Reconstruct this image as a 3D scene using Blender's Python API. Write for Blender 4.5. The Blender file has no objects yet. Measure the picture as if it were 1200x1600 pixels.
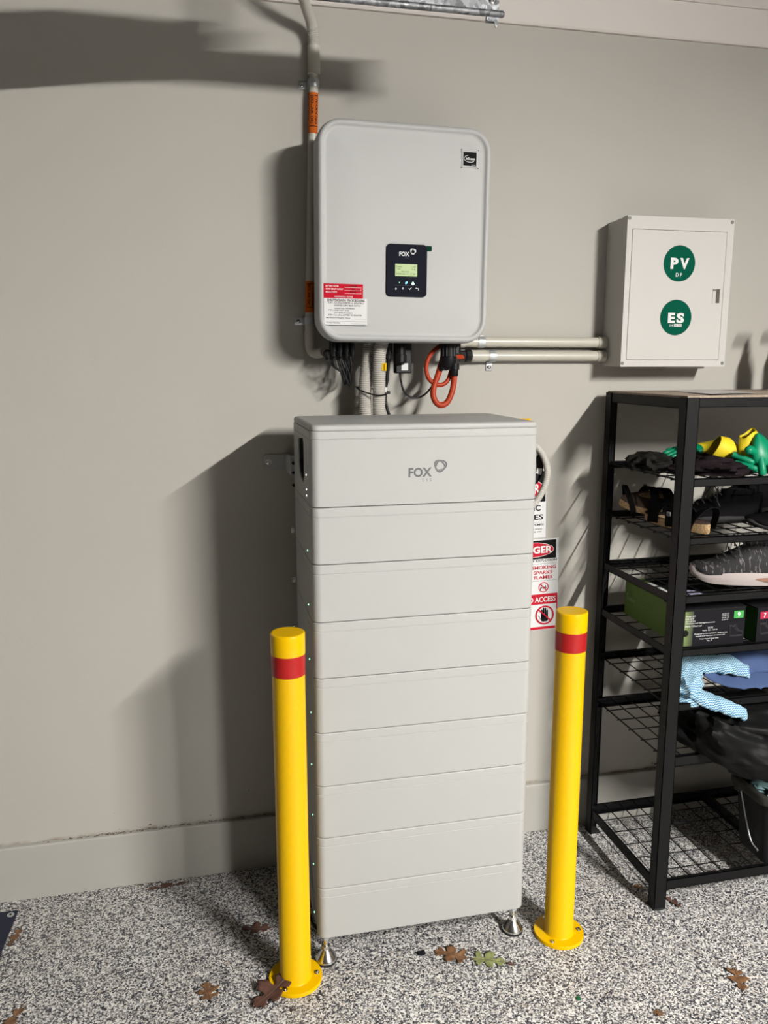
import bpy, bmesh, math, random
from mathutils import Vector, Matrix, Euler, noise

random.seed(7)
SC = bpy.context.scene
COL = SC.collection

# ------------------------------------------------------------------ camera
cam_data = bpy.data.cameras.new('camera')
cam = bpy.data.objects.new('camera', cam_data)
COL.objects.link(cam)
cam_data.sensor_fit = 'VERTICAL'
cam_data.sensor_height = 36.0
cam_data.lens = 36.0 * 1265.03 / 1600.0
cam_data.clip_start = 0.02
YAW, PITCH, ROLL = 0.22182, -0.18079, -0.00128
F = Vector((math.sin(YAW) * math.cos(PITCH), math.cos(YAW) * math.cos(PITCH), math.sin(PITCH)))
R0 = Vector((math.cos(YAW), -math.sin(YAW), 0))
U0 = R0.cross(F)
R = math.cos(ROLL) * R0 + math.sin(ROLL) * U0
U = -math.sin(ROLL) * R0 + math.cos(ROLL) * U0
cam.matrix_world = Matrix(((R.x, U.x, -F.x, 0.0), (R.y, U.y, -F.y, -2.3605), (R.z, U.z, -F.z, 1.5644), (0, 0, 0, 1)))
SC.camera = cam

# ------------------------------------------------------------------ world, exposure, lamp values
world = bpy.data.worlds.new('world'); SC.world = world
world.use_nodes = True
world.node_tree.nodes['Background'].inputs[0].default_value = (0.8, 0.85, 1, 1)
world.node_tree.nodes['Background'].inputs[1].default_value = 0.0
SC.view_settings.view_transform = 'Standard'
SC.view_settings.look = 'None'
SC.view_settings.gamma = 1.0
SC.view_settings.use_curve_mapping = False
SC.view_settings.exposure = 0.0
SC.cycles.max_bounces = 8
SC.cycles.diffuse_bounces = 5
LAMP_STRENGTH = 1830.0
LAMP_COLOR = (1.0, 0.975, 0.93)
ALB = 0.72   # overall reflectance level of the paints
LAMP_X, LAMP_Z, LAMP_Y0, LAMP_Y1 = 2.13, 2.64, -4.70, -2.85
CEIL = 2.70

# ------------------------------------------------------------------ materials
MATS = {}
def mat(name, col, rough=0.5, metal=0.0, spec=0.5, var=0.0, vscale=20.0, bump=0.0, bscale=200.0, emit=None, estr=0.0, coat=0.0, alpha=1.0):
    if name in MATS: return MATS[name]
    if not metal and not emit: col = tuple(c * ALB for c in col)
    spec = spec * .6
    m = bpy.data.materials.new(name); m.use_nodes = True
    nt = m.node_tree; b = nt.nodes['Principled BSDF']
    b.inputs['Base Color'].default_value = (*col, 1)
    b.inputs['Roughness'].default_value = rough
    b.inputs['Metallic'].default_value = metal
    b.inputs['Specular IOR Level'].default_value = spec
    b.inputs['Coat Weight'].default_value = coat
    tc = nt.nodes.new('ShaderNodeTexCoord')
    if var > 0:
        n = nt.nodes.new('ShaderNodeTexNoise'); n.inputs['Scale'].default_value = vscale; n.inputs['Detail'].default_value = 5
        nt.links.new(tc.outputs['Object'], n.inputs['Vector'])
        r = nt.nodes.new('ShaderNodeValToRGB')
        r.color_ramp.elements[0].position = .3; r.color_ramp.elements[1].position = .7
        r.color_ramp.elements[0].color = (*[max(0, c * (1 - var)) for c in col], 1)
        r.color_ramp.elements[1].color = (*[min(1, c * (1 + var)) for c in col], 1)
        nt.links.new(n.outputs['Fac'], r.inputs['Fac']); nt.links.new(r.outputs['Color'], b.inputs['Base Color'])
    if bump > 0:
        n = nt.nodes.new('ShaderNodeTexNoise'); n.inputs['Scale'].default_value = bscale; n.inputs['Detail'].default_value = 3
        nt.links.new(tc.outputs['Object'], n.inputs['Vector'])
        bp = nt.nodes.new('ShaderNodeBump'); bp.inputs['Strength'].default_value = bump; bp.inputs['Distance'].default_value = .002
        nt.links.new(n.outputs['Fac'], bp.inputs['Height']); nt.links.new(bp.outputs['Normal'], b.inputs['Normal'])
    if emit:
        b.inputs['Emission Color'].default_value = (*emit, 1); b.inputs['Emission Strength'].default_value = estr
    MATS[name] = m
    return m

def node_mat(name, build):
    m = bpy.data.materials.new(name); m.use_nodes = True
    nt = m.node_tree; build(nt, nt.nodes['Principled BSDF']); MATS[name] = m
    return m

def N(nt, t, **kw):
    n = nt.nodes.new(t)
    for k, v in kw.items():
        if k in n.inputs.keys(): n.inputs[k].default_value = v
        else: setattr(n, k, v)
    return n

def ramp(nt, stops, interp='LINEAR', bw=False):
    r = nt.nodes.new('ShaderNodeValToRGB'); cr = r.color_ramp; cr.interpolation = interp
    while len(cr.elements) < len(stops): cr.elements.new(.5)
    for e, (p, c) in zip(cr.elements, stops): e.position = p; e.color = (*[x * (1 if bw else ALB) for x in c], 1)
    return r

def floor_nodes(nt, b):
    L = nt.links
    tc = N(nt, 'ShaderNodeTexCoord')
    nz = N(nt, 'ShaderNodeTexNoise', Scale=240.0, Detail=2.0)
    L.new(tc.outputs['Object'], nz.inputs['Vector'])
    mx = N(nt, 'ShaderNodeVectorMath', operation='MULTIPLY_ADD')
    L.new(nz.outputs['Color'], mx.inputs[0]); mx.inputs[1].default_value = (.006, .006, .006); L.new(tc.outputs['Object'], mx.inputs[2])
    v = N(nt, 'ShaderNodeTexVoronoi', Scale=290.0, Randomness=1.0)
    L.new(mx.outputs[0], v.inputs['Vector'])
    sep = N(nt, 'ShaderNodeSeparateColor'); L.new(v.outputs['Color'], sep.inputs[0])
    r = ramp(nt, [(0, (.018, .019, .026)), (.22, (.07, .072, .090)), (.36, (.26, .26, .27)), (.52, (.52, .51, .49)), (.66, (.84, .83, .80)), (.95, (.52, .45, .38))], 'CONSTANT')
    L.new(sep.outputs[0], r.inputs['Fac'])
    n2 = N(nt, 'ShaderNodeTexNoise', Scale=3.0, Detail=4.0); L.new(tc.outputs['Object'], n2.inputs['Vector'])
    r2 = ramp(nt, [(.35, (.90, .88, .86)), (.65, (1, 1, 1))], bw=True); L.new(n2.outputs['Fac'], r2.inputs['Fac'])
    mu = N(nt, 'ShaderNodeMix', data_type='RGBA', blend_type='MULTIPLY'); mu.inputs[0].default_value = 1
    L.new(r.outputs['Color'], mu.inputs[6]); L.new(r2.outputs['Color'], mu.inputs[7]); L.new(mu.outputs[2], b.inputs['Base Color'])
    b.inputs['Roughness'].default_value = .42; b.inputs['Specular IOR Level'].default_value = .4
    bp = N(nt, 'ShaderNodeBump', Strength=.35, Distance=.001); L.new(v.outputs['Distance'], bp.inputs['Height']); L.new(bp.outputs['Normal'], b.inputs['Normal'])
node_mat('epoxy_flake', floor_nodes)

def wall_nodes(nt, b):
    L = nt.links
    tc = N(nt, 'ShaderNodeTexCoord')
    n = N(nt, 'ShaderNodeTexNoise', Scale=1.3, Detail=5.0); L.new(tc.outputs['Object'], n.inputs['Vector'])
    r = ramp(nt, [(.3, (.500, .476, .428)), (.7, (.520, .497, .450))]); L.new(n.outputs['Fac'], r.inputs['Fac'])
    # grime just above the skirting board
    sp = N(nt, 'ShaderNodeSeparateXYZ'); L.new(tc.outputs['Object'], sp.inputs[0])
    mr = N(nt, 'ShaderNodeMapRange'); mr.inputs[1].default_value = .171; mr.inputs[2].default_value = .181; mr.inputs[3].default_value = 1; mr.inputs[4].default_value = 0
    L.new(sp.outputs[2], mr.inputs[0])
    n2 = N(nt, 'ShaderNodeTexNoise', Scale=18.0, Detail=6.0); L.new(tc.outputs['Object'], n2.inputs['Vector'])
    r2 = ramp(nt, [(.42, (0, 0, 0)), (.62, (1, 1, 1))], bw=True); L.new(n2.outputs['Fac'], r2.inputs['Fac'])
    mm = N(nt, 'ShaderNodeMath', operation='MULTIPLY'); L.new(mr.outputs[0], mm.inputs[0]); L.new(r2.outputs['Color'], mm.inputs[1])
    mx = N(nt, 'ShaderNodeMix', data_type='RGBA'); L.new(mm.outputs[0], mx.inputs[0]); L.new(r.outputs['Color'], mx.inputs[6]); mx.inputs[7].default_value = (.20, .16, .12, 1)
    L.new(mx.outputs[2], b.inputs['Base Color'])
    b.inputs['Roughness'].default_value = .62; b.inputs['Specular IOR Level'].default_value = .3
    n3 = N(nt, 'ShaderNodeTexNoise', Scale=260.0, Detail=3.0); L.new(tc.outputs['Object'], n3.inputs['Vector'])
    bp = N(nt, 'ShaderNodeBump', Strength=.12, Distance=.002); L.new(n3.outputs['Fac'], bp.inputs['Height']); L.new(bp.outputs['Normal'], b.inputs['Normal'])
node_mat('wall_paint', wall_nodes)

def galv_nodes(nt, b):
    L = nt.links
    tc = N(nt, 'ShaderNodeTexCoord')
    v = N(nt, 'ShaderNodeTexVoronoi', Scale=110.0); L.new(tc.outputs['Object'], v.inputs['Vector'])
    sep = N(nt, 'ShaderNodeSeparateColor'); L.new(v.outputs['Color'], sep.inputs[0])
    r = ramp(nt, [(0, (.13, .135, .14)), (1, (.42, .43, .45))]); L.new(sep.outputs[0], r.inputs['Fac']); L.new(r.outputs['Color'], b.inputs['Base Color'])
    r2 = ramp(nt, [(0, (.42, .42, .42)), (1, (.65, .65, .65))], bw=True); L.new(sep.outputs[1], r2.inputs['Fac']); L.new(r2.outputs['Color'], b.inputs['Roughness'])
    b.inputs['Metallic'].default_value = .9
node_mat('galvanised_steel', galv_nodes)

def cork_nodes(nt, b):
    L = nt.links
    tc = N(nt, 'ShaderNodeTexCoord')
    v = N(nt, 'ShaderNodeTexVoronoi', Scale=420.0); L.new(tc.outputs['Object'], v.inputs['Vector'])
    sep = N(nt, 'ShaderNodeSeparateColor'); L.new(v.outputs['Color'], sep.inputs[0])
    r = ramp(nt, [(0, (.16, .08, .03)), (.25, (.42, .26, .12)), (1, (.62, .43, .22))]); L.new(sep.outputs[0], r.inputs['Fac']); L.new(r.outputs['Color'], b.inputs['Base Color'])
    b.inputs['Roughness'].default_value = .8
node_mat('cork', cork_nodes)

def chevron_nodes(nt, b):
    L = nt.links
    tc = N(nt, 'ShaderNodeTexCoord')
    w = N(nt, 'ShaderNodeTexWave', Scale=75.0, Distortion=0.0); w.bands_direction = 'DIAGONAL'
    sp = N(nt, 'ShaderNodeSeparateXYZ'); L.new(tc.outputs['Object'], sp.inputs[0])
    pp = N(nt, 'ShaderNodeMath', operation='PINGPONG'); L.new(sp.outputs[0], pp.inputs[0]); pp.inputs[1].default_value = .004
    cb = N(nt, 'ShaderNodeCombineXYZ'); L.new(pp.outputs[0], cb.inputs[0]); L.new(sp.outputs[1], cb.inputs[1]); L.new(sp.outputs[2], cb.inputs[2])
    L.new(cb.outputs[0], w.inputs['Vector'])
    r = ramp(nt, [(.40, (.035, .20, .38)), (.60, (.48, .64, .70))]); L.new(w.outputs['Fac'], r.inputs['Fac']); L.new(r.outputs['Color'], b.inputs['Base Color'])
    b.inputs['Roughness'].default_value = .85
node_mat('blue_chevron_cloth', chevron_nodes)

def knit_nodes(nt, b):
    L = nt.links
    tc = N(nt, 'ShaderNodeTexCoord')
    mp = N(nt, 'ShaderNodeMapping'); mp.inputs['Rotation'].default_value = (0, .6, 0); mp.inputs['Scale'].default_value = (150, 60, 28)
    w = N(nt, 'ShaderNodeTexNoise', Scale=1.0, Detail=3.0, Distortion=.8)
    L.new(tc.outputs['Object'], mp.inputs[0]); L.new(mp.outputs[0], w.inputs['Vector'])
    r = ramp(nt, [(.56, (.007, .006, .007)), (.66, (.17, .15, .155))]); L.new(w.outputs['Fac'], r.inputs['Fac']); L.new(r.outputs['Color'], b.inputs['Base Color'])
    b.inputs['Roughness'].default_value = .8
node_mat('streaky_knit', knit_nodes)

def board_nodes(nt, b):
    L = nt.links
    tc = N(nt, 'ShaderNodeTexCoord')
    n = N(nt, 'ShaderNodeTexNoise', Scale=160.0, Detail=6.0); L.new(tc.outputs['Object'], n.inputs['Vector'])
    r = ramp(nt, [(.3, (.34, .26, .19)), (.7, (.50, .40, .31))]); L.new(n.outputs['Fac'], r.inputs['Fac']); L.new(r.outputs['Color'], b.inputs['Base Color'])
    b.inputs['Roughness'].default_value = .75
node_mat('particle_board', board_nodes)

def leaf_nodes(c0, c1):
    def f(nt, b):
        L = nt.links
        tc = N(nt, 'ShaderNodeTexCoord')
        n = N(nt, 'ShaderNodeTexNoise', Scale=60.0, Detail=6.0); L.new(tc.outputs['Object'], n.inputs['Vector'])
        r = ramp(nt, [(.3, c0), (.7, c1)]); L.new(n.outputs['Fac'], r.inputs['Fac']); L.new(r.outputs['Color'], b.inputs['Base Color'])
        b.inputs['Roughness'].default_value = .6
    return f
node_mat('leaf_brown', leaf_nodes((.10, .042, .018), (.26, .13, .055)))
node_mat('leaf_dark', leaf_nodes((.055, .022, .016), (.12, .05, .032)))
node_mat('leaf_green', leaf_nodes((.14, .17, .05), (.30, .33, .13)))

WALL = MATS['wall_paint']
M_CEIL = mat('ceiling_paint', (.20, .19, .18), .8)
M_TRIM = mat('trim_paint', (.78, .73, .69), .6, var=.02, vscale=3)
M_SKIRT = mat('skirting_paint', (.455, .44, .40), .45, var=.03, vscale=4)
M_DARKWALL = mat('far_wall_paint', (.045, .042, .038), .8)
M_WHITE = mat('white_powder_coat', (.53, .53, .525), .6, var=.01, vscale=6, bump=.05, bscale=500)
M_CASE = mat('grey_white_case', (.455, .455, .442), .55, var=.01, vscale=6, bump=.04, bscale=600)
M_BOX = mat('switchboard_plastic', (.64, .615, .585), .6)
M_BLACKP = mat('black_plastic', (.008, .008, .009), .42, spec=.4)
M_PANEL = mat('display_panel', (.012, .013, .022), .8, spec=.12)
M_HEAT = mat('heat_sink', (.03, .03, .032), .5)
M_STEEL = mat('polished_steel', (.62, .61, .59), .2, metal=1)
M_GALV = MATS['galvanised_steel']
M_CHROME = mat('zinc_plate', (.50, .52, .54), .38, metal=.75)
M_PVC = mat('pvc_conduit', (.60, .57, .49), .3)
M_FLEX = mat('flexible_conduit', (.56, .53, .48), .5)
M_YEL = mat('yellow_enamel', (.80, .47, .0), .25, spec=.5)
M_RED = mat('red_reflective_band', (.42, .012, .012), .28)
M_RACK = mat('black_rack_paint', (.0035, .0035, .004), .5, spec=.3)
M_ORANGE = mat('orange_cable', (.46, .045, .010), .5)
M_ORLAB = mat('orange_label', (.62, .135, .018), .8, spec=.12)
M_INK = mat('black_ink', (.012, .012, .012), .8, spec=.12)
M_WINK = mat('white_ink', (.85, .85, .85), .8, spec=.12)
M_GINK = mat('grey_ink', (.16, .165, .17), .8, spec=.12)
M_LWHITE = mat('label_white', (.80, .80, .80), .8, spec=.12)
M_LRED = mat('label_red', (.55, .012, .03), .8, spec=.12)
M_SRED = mat('sign_red', (.58, .018, .04), .8, spec=.12)
M_GREEN = mat('disc_green', (.0, .095, .055), .8, spec=.12)
M_YLAB = mat('label_yellow', (.85, .50, .01), .8, spec=.12)
M_LCD = mat('lcd', (.25, .32, .14), .4, emit=(.30, .42, .15), estr=.35)
M_LCDINK = mat('lcd_ink', (.10, .16, .06), .5)
M_BLUELED = mat('blue_led', (.1, .4, .8), .4, emit=(.1, .55, 1), estr=3)
M_GREENLED = mat('green_led', (.3, .9, .5), .4, emit=(.35, 1, .55), estr=3)
M_WHITELED = mat('white_led', (.9, .9, .8), .4, emit=(1, 1, .85), estr=3)
M_RUB = mat('black_rubber', (.015, .015, .015), .7)
M_TUBE = mat('lamp_diffuser', (.9, .9, .9), .5, emit=LAMP_COLOR, estr=LAMP_STRENGTH)
M_CLOTHD = mat('dark_plum_cloth', (.018, .012, .0145), .95, spec=.1, var=.3, vscale=30)
M_BAG = mat('black_nylon', (.006, .006, .0062), .55, spec=.16, bump=.2, bscale=40)
M_BLUEC = MATS['blue_chevron_cloth']
M_BLUED = mat('blue_terry_cloth', (.055, .09, .20), .95, bump=.5, bscale=600)
M_GLY = mat('glove_yellow', (.80, .62, .02), .6)
M_GLG = mat('glove_green', (.0, .25, .12), .4)
M_SHOE = mat('black_shoe_leather', (.005, .0047, .005), .8, spec=.08)
M_SHOEL = mat('grey_lace', (.06, .058, .06), .8)
M_SOLEW = mat('white_foam_sole', (.50, .44, .42), .8)
M_SOLEP = mat('peach_insert', (.32, .17, .12), .7)
M_FOOT = mat('footbed_brown', (.07, .04, .028), .8)
M_GRNBOX = mat('green_card', (.10, .19, .025), .6)
M_BLKBOX = mat('black_card', (.011, .0105, .013), .8, spec=.12)
M_GRTAG = mat('green_tag', (.07, .36, .09), .8, spec=.12)
M_REDTAG = mat('red_tag', (.42, .03, .07), .8, spec=.12)
M_BIN = mat('black_tub', (.008, .0085, .009), .5, spec=.3)
M_LID = mat('grey_rim', (.035, .035, .030), .6)
M_TEAL = mat('teal_paper', (.22, .36, .38), .6)
M_PAPER = mat('white_paper', (.72, .68, .66), .6)
M_NAVY = mat('navy_plate', (.012, .014, .035), .4)
M_TIMBER = mat('door_panel', (.22, .20, .17), .7)
M_DIRT = mat('dry_dirt', (.13, .085, .06), .9)

# ------------------------------------------------------------------ helpers
def tag(o, label=None, cat=None, group=None, kind=None):
    if label: o['label'] = label
    if cat: o['category'] = cat
    if group: o['group'] = group
    if kind: o['kind'] = kind
    return o

def thing(name, label, cat, loc=(0, 0, 0), group=None):
    o = bpy.data.objects.new(name, None); COL.objects.link(o); o.location = loc
    o.empty_display_size = .05
    return tag(o, label, cat, group)

def wpos(o):
    v = Vector((0, 0, 0))
    while o: v += o.location; o = o.parent
    return v

class MB:
    """collects shapes given in world metres; build() links them as one mesh object"""
    def __init__(s, xf=None): s.v = []; s.f = []; s.m = []; s.sm = []; s.mats = []; s.xf = xf; s.wn = False
    def mi(s, m):
        if m not in s.mats: s.mats.append(m)
        return s.mats.index(m)
    def add(s, vs, fs, m, smooth=False):
        b = len(s.v); k = s.mi(m)
        s.v += [Vector(v) for v in vs]
        for f in fs: s.f.append([b + i for i in f]); s.m.append(k); s.sm.append(smooth)
    def box(s, x0, x1, y0, y1, z0, z1, m, r=0.0):
        if x0 > x1: x0, x1 = x1, x0
        if y0 > y1: y0, y1 = y1, y0
        if z0 > z1: z0, z1 = z1, z0
        if r <= 0:
            vs = [(x, y, z) for z in (z0, z1) for y in (y0, y1) for x in (x0, x1)]
            s.add(vs, [(0, 2, 3, 1), (4, 5, 7, 6), (0, 1, 5, 4), (2, 6, 7, 3), (0, 4, 6, 2), (1, 3, 7, 5)], m)
        else:
            s.rr('z', (x0 + x1) / 2, (y0 + y1) / 2, x1 - x0, y1 - y0, r * 1.01, [(r, z0), (r * .3, z0 + r * .3), (0, z0 + r), (0, z1 - r), (r * .3, z1 - r * .3), (r, z1)], m, seg=2, smooth=False)
    def loft(s, rings, m, closed=True, cap0=True, cap1=True, smooth=True):
        n = len(rings[0]); vs = [p for r in rings for p in r]; fs = []
        for i in range(len(rings) - 1):
            for j in range(n if closed else n - 1):
                k = (j + 1) % n
                fs.append((i * n + j, i * n + k, (i + 1) * n + k, (i + 1) * n + j))
        s.add(vs, fs, m, smooth)
        if cap0: s.add(rings[0], [tuple(reversed(range(n)))], m)
        if cap1: s.add(rings[-1], [tuple(range(n))], m)
    def rr(s, axis, cu, cv, w, h, r, prof, m, seg=6, smooth=True, cap0=True, cap1=True, shift=None):
        """rounded rectangle rings; prof = [(inset, t)] along the axis"""
        rings = []; s.wn = s.wn or smooth
        for i, (ins, t) in enumerate(prof):
            ww, hh, rad = w / 2 - ins, h / 2 - ins, max(.0004, r - ins)
            rad = min(rad, ww, hh); pts = []
            for q, (sx, sy) in enumerate(((1, 1), (-1, 1), (-1, -1), (1, -1))):
                for k in range(seg + 1):
                    a = (q + k / seg) * math.pi / 2
                    pts.append((cu + sx * (ww - rad) + rad * math.cos(a), cv + sy * (hh - rad) + rad * math.sin(a)))
            du = shift(t) if shift else (0, 0)
            pts = [(p[0] + du[0], p[1] + du[1]) for p in pts]
            if axis == 'z': rings.append([(p[0], p[1], t) for p in pts])
            elif axis == 'y': rings.append([(p[0], t, p[1]) for p in pts])
            else: rings.append([(t, p[0], p[1]) for p in pts])
        s.loft(rings, m, smooth=smooth, cap0=cap0, cap1=cap1)
    def tube(s, pts, r, m, n=10, smooth=True, caps=True, flat=1.0):
        pts = [Vector(p) for p in pts]; rings = []
        t0 = (pts[1] - pts[0]).normalized()
        ref = Vector((0, 0, 1)) if abs(t0.z) < .9 else Vector((1, 0, 0))
        nrm = (ref - t0 * ref.dot(t0)).normalized()
        for i, p in enumerate(pts):
            t = (pts[min(i + 1, len(pts) - 1)] - pts[max(i - 1, 0)]).normalized()
            nrm = (nrm - t * nrm.dot(t)); nrm = nrm.normalized() if nrm.length > 1e-6 else t.orthogonal().normalized()
            bn = t.cross(nrm)
            rad = r(i / (len(pts) - 1)) if callable(r) else r
            rings.append([p + nrm * rad * flat * math.cos(2 * math.pi * k / n) + bn * rad * math.sin(2 * math.pi * k / n) for k in range(n)])
        s.loft(rings, m, smooth=smooth, cap0=caps, cap1=caps)
    def lathe(s, c, axis, prof, m, n=24, smooth=True):
        """prof = [(radius, t)] along axis from point c"""
        rings = []
        for rad, t in prof:
            ring = []
            for k in range(n):
                a = 2 * math.pi * k / n; u, w = rad * math.cos(a), rad * math.sin(a)
                ring.append((c[0] + u, c[1] + w, c[2] + t) if axis == 'z' else ((c[0] + u, c[1] + t, c[2] + w) if axis == 'y' else (c[0] + t, c[1] + u, c[2] + w)))
            rings.append(ring)
        s.loft(rings, m, smooth=smooth)
    def poly(s, pts, m): s.add(pts, [tuple(range(len(pts)))], m)
    def rect(s, x0, x1, z0, z1, y, m, t=.0006):
        s.box(x0, x1, y - t, y, z0, z1, m)
    def disc(s, x, z, y, r, m, t=.0006, n=36, rx=None):
        s.add([(x + (rx or r) * math.cos(2 * math.pi * k / n), y - t, z + r * math.sin(2 * math.pi * k / n)) for k in range(n)], [tuple(range(n))], m)
    def ring(s, x, z, y, r, w, m, n=40, fn=None):
        vs = []
        for k in range(n):
            a = 2 * math.pi * k / n; q = fn(a) if fn else 1
            vs += [(x + r * q * math.cos(a), y, z + r * q * math.sin(a)), (x + (r - w) * q * math.cos(a), y, z + (r - w) * q * math.sin(a))]
        s.add(vs, [(2 * k, 2 * k + 1, (2 * k + 3) % (2 * n), (2 * k + 2) % (2 * n)) for k in range(n)], m)
    def text(s, txt, x0, x1, z0, z1, y, m, bold=0.0, fn=None):
        vs, fs = text_mesh(txt, bold)
        ax = [v[0] for v in vs]; az = [v[1] for v in vs]
        a0, a1, b0, b1 = min(ax), max(ax), min(az), max(az)
        out = []
        for v in vs:
            u = x0 + (v[0] - a0) / max(1e-6, a1 - a0) * (x1 - x0); w = z0 + (v[1] - b0) / max(1e-6, b1 - b0) * (z1 - z0)
            out.append(fn(u, w) if fn else (u, y, w))
        s.add(out, fs, m)
    def build(s, name, parent=None, xf=None):
        me = bpy.data.meshes.new(name)
        xf = xf or s.xf
        base = wpos(parent) if parent else Vector((0, 0, 0))
        vs = [(xf @ v if xf else v) - base for v in s.v]
        me.from_pydata([tuple(v) for v in vs], [], s.f)
        for m in s.mats: me.materials.append(m)
        me.polygons.foreach_set('material_index', s.m); me.polygons.foreach_set('use_smooth', s.sm)
        me.update()
        if any(s.sm): me.set_sharp_from_angle(angle=math.radians(50))
        o = bpy.data.objects.new(name, me); COL.objects.link(o)
        if s.wn:
            w = o.modifiers.new('weighted', 'WEIGHTED_NORMAL'); w.keep_sharp = True
        if parent: o.parent = parent
        return o
    def alone(s, name, label, cat, group=None, kind=None):
        """a thing that is one mesh: the origin goes to the bottom centre"""
        lo = Vector([min(v[i] for v in s.v) for i in range(3)]); hi = Vector([max(v[i] for v in s.v) for i in range(3)])
        c = Vector(((lo.x + hi.x) / 2, (lo.y + hi.y) / 2, lo.z))
        s.v = [v - c for v in s.v]
        o = s.build(name); o.location = c
        return tag(o, label, cat, group, kind)

TXT = {}
def text_mesh(txt, bold):
    key = (txt, bold)
    if key in TXT: return TXT[key]
    cu = bpy.data.curves.new('lettering', 'FONT'); cu.body = txt; cu.offset = bold; cu.resolution_u = 3; cu.fill_mode = 'FRONT'
    o = bpy.data.objects.new('lettering', cu); COL.objects.link(o)
    dg = bpy.context.evaluated_depsgraph_get(); dg.update()
    me = bpy.data.meshes.new_from_object(o.evaluated_get(dg))
    TXT[key] = ([tuple(v.co) for v in me.vertices], [tuple(p.vertices) for p in me.polygons])
    bpy.data.objects.remove(o); bpy.data.meshes.remove(me); bpy.data.curves.remove(cu)
    return TXT[key]

def spline(pts, n=8):
    P = [Vector(p) for p in pts]; P = [P[0] * 2 - P[1]] + P + [P[-1] * 2 - P[-2]]; out = []
    for i in range(1, len(P) - 2):
        for k in range(n):
            t = k / n; a, b, c, d = P[i - 1], P[i], P[i + 1], P[i + 2]
            out.append(.5 * ((2 * b) + (c - a) * t + (2 * a - 5 * b + 4 * c - d) * t * t + (3 * b - a - 3 * c + d) * t ** 3))
    out.append(P[-2]); return out

def resample(pts, step):
    out = [pts[0]]; acc = 0
    for a, b in zip(pts[:-1], pts[1:]):
        d = (b - a).length; pos = step - acc
        while pos <= d: out.append(a.lerp(b, pos / d)); pos += step
        acc = (acc + d) % step
    return out

def corrugated(mb, pts, r, m, pitch=.0058, n=20):
    p = resample(spline(pts, 20), pitch / 4); k = len(p) - 1
    mb.tube(p, lambda t: r * (1.0 + .055 * math.cos(2 * math.pi * round(t * k) / 4)), m, n=n, smooth=True)

def mesh_from_eval(name, verts, edges, radii, mat_, parent, sub=2, base=None):
    """skinned chain turned into a plain mesh"""
    me = bpy.data.meshes.new(name); me.from_pydata(verts, edges, [])
    o = bpy.data.objects.new(name, me); COL.objects.link(o)
    md = o.modifiers.new('skin', 'SKIN'); md.use_smooth_shade = True
    lay = me.skin_vertices[0].data if me.skin_vertices else None
    if lay:
        for i, r in enumerate(radii): lay[i].radius = (r, r) if not isinstance(r, tuple) else r
        lay[0].use_root = True
    s2 = o.modifiers.new('sub', 'SUBSURF'); s2.levels = sub; s2.render_levels = sub
    dg = bpy.context.evaluated_depsgraph_get(); dg.update()
    out = bpy.data.meshes.new_from_object(o.evaluated_get(dg))
    bpy.data.objects.remove(o); bpy.data.meshes.remove(me)
    out.name = name
    b = wpos(parent) if parent else Vector(base or (0, 0, 0))
    for v in out.vertices: v.co -= b
    for p in out.polygons: p.use_smooth = True
    out.materials.clear(); out.materials.append(mat_)
    ob = bpy.data.objects.new(name, out); COL.objects.link(ob)
    if parent: ob.parent = parent
    else: ob.location = b
    return ob

def struct(o): o['kind'] = 'structure'; return o

# ------------------------------------------------------------------ the room
XL, XR, YF = -2.6, 3.3, -6.2
mb = MB(); mb.box(XL, XR, YF, .1, -.12, 0, MATS['epoxy_flake']); struct(mb.build('floor'))
mb = MB(); mb.box(XL, XR, 0, .12, 0, CEIL + .1, WALL); wb = struct(mb.build('wall_back'))
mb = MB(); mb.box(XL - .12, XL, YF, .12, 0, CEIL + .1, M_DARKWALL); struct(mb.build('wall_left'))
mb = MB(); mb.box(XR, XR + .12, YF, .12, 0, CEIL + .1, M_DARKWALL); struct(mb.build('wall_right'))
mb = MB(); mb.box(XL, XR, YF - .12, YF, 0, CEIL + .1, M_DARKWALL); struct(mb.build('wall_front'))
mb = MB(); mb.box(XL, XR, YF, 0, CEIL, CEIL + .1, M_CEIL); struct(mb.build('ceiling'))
# skirting board with a rounded top edge
mb = MB()
prof = [(0, 0), (-.018, 0), (-.018, .166), (-.0165, .170), (-.013, .171), (0, .171)]
mb.loft([[(x, y, z) for y, z in prof] for x in (XL, XR)], M_SKIRT, smooth=False); struct(mb.build('baseboard_back'))
# cornice: lip, flat, step and cove
mb = MB()
prof = [(0, 2.508), (-.010, 2.508), (-.014, 2.513), (-.034, 2.560), (-.050, 2.593), (-.056, 2.593), (-.062, 2.600)]
for k in range(1, 8):
    a = k / 7 * math.pi / 2; prof.append((-.062 - .058 * (1 - math.cos(a)), 2.600 + .10 * math.sin(a)))
prof += [(0, 2.70)]
mb.loft([[(x, y, z) for y, z in prof] for x in (XL, XR)], M_TRIM, smooth=False); struct(mb.build('trim_1'))
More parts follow.
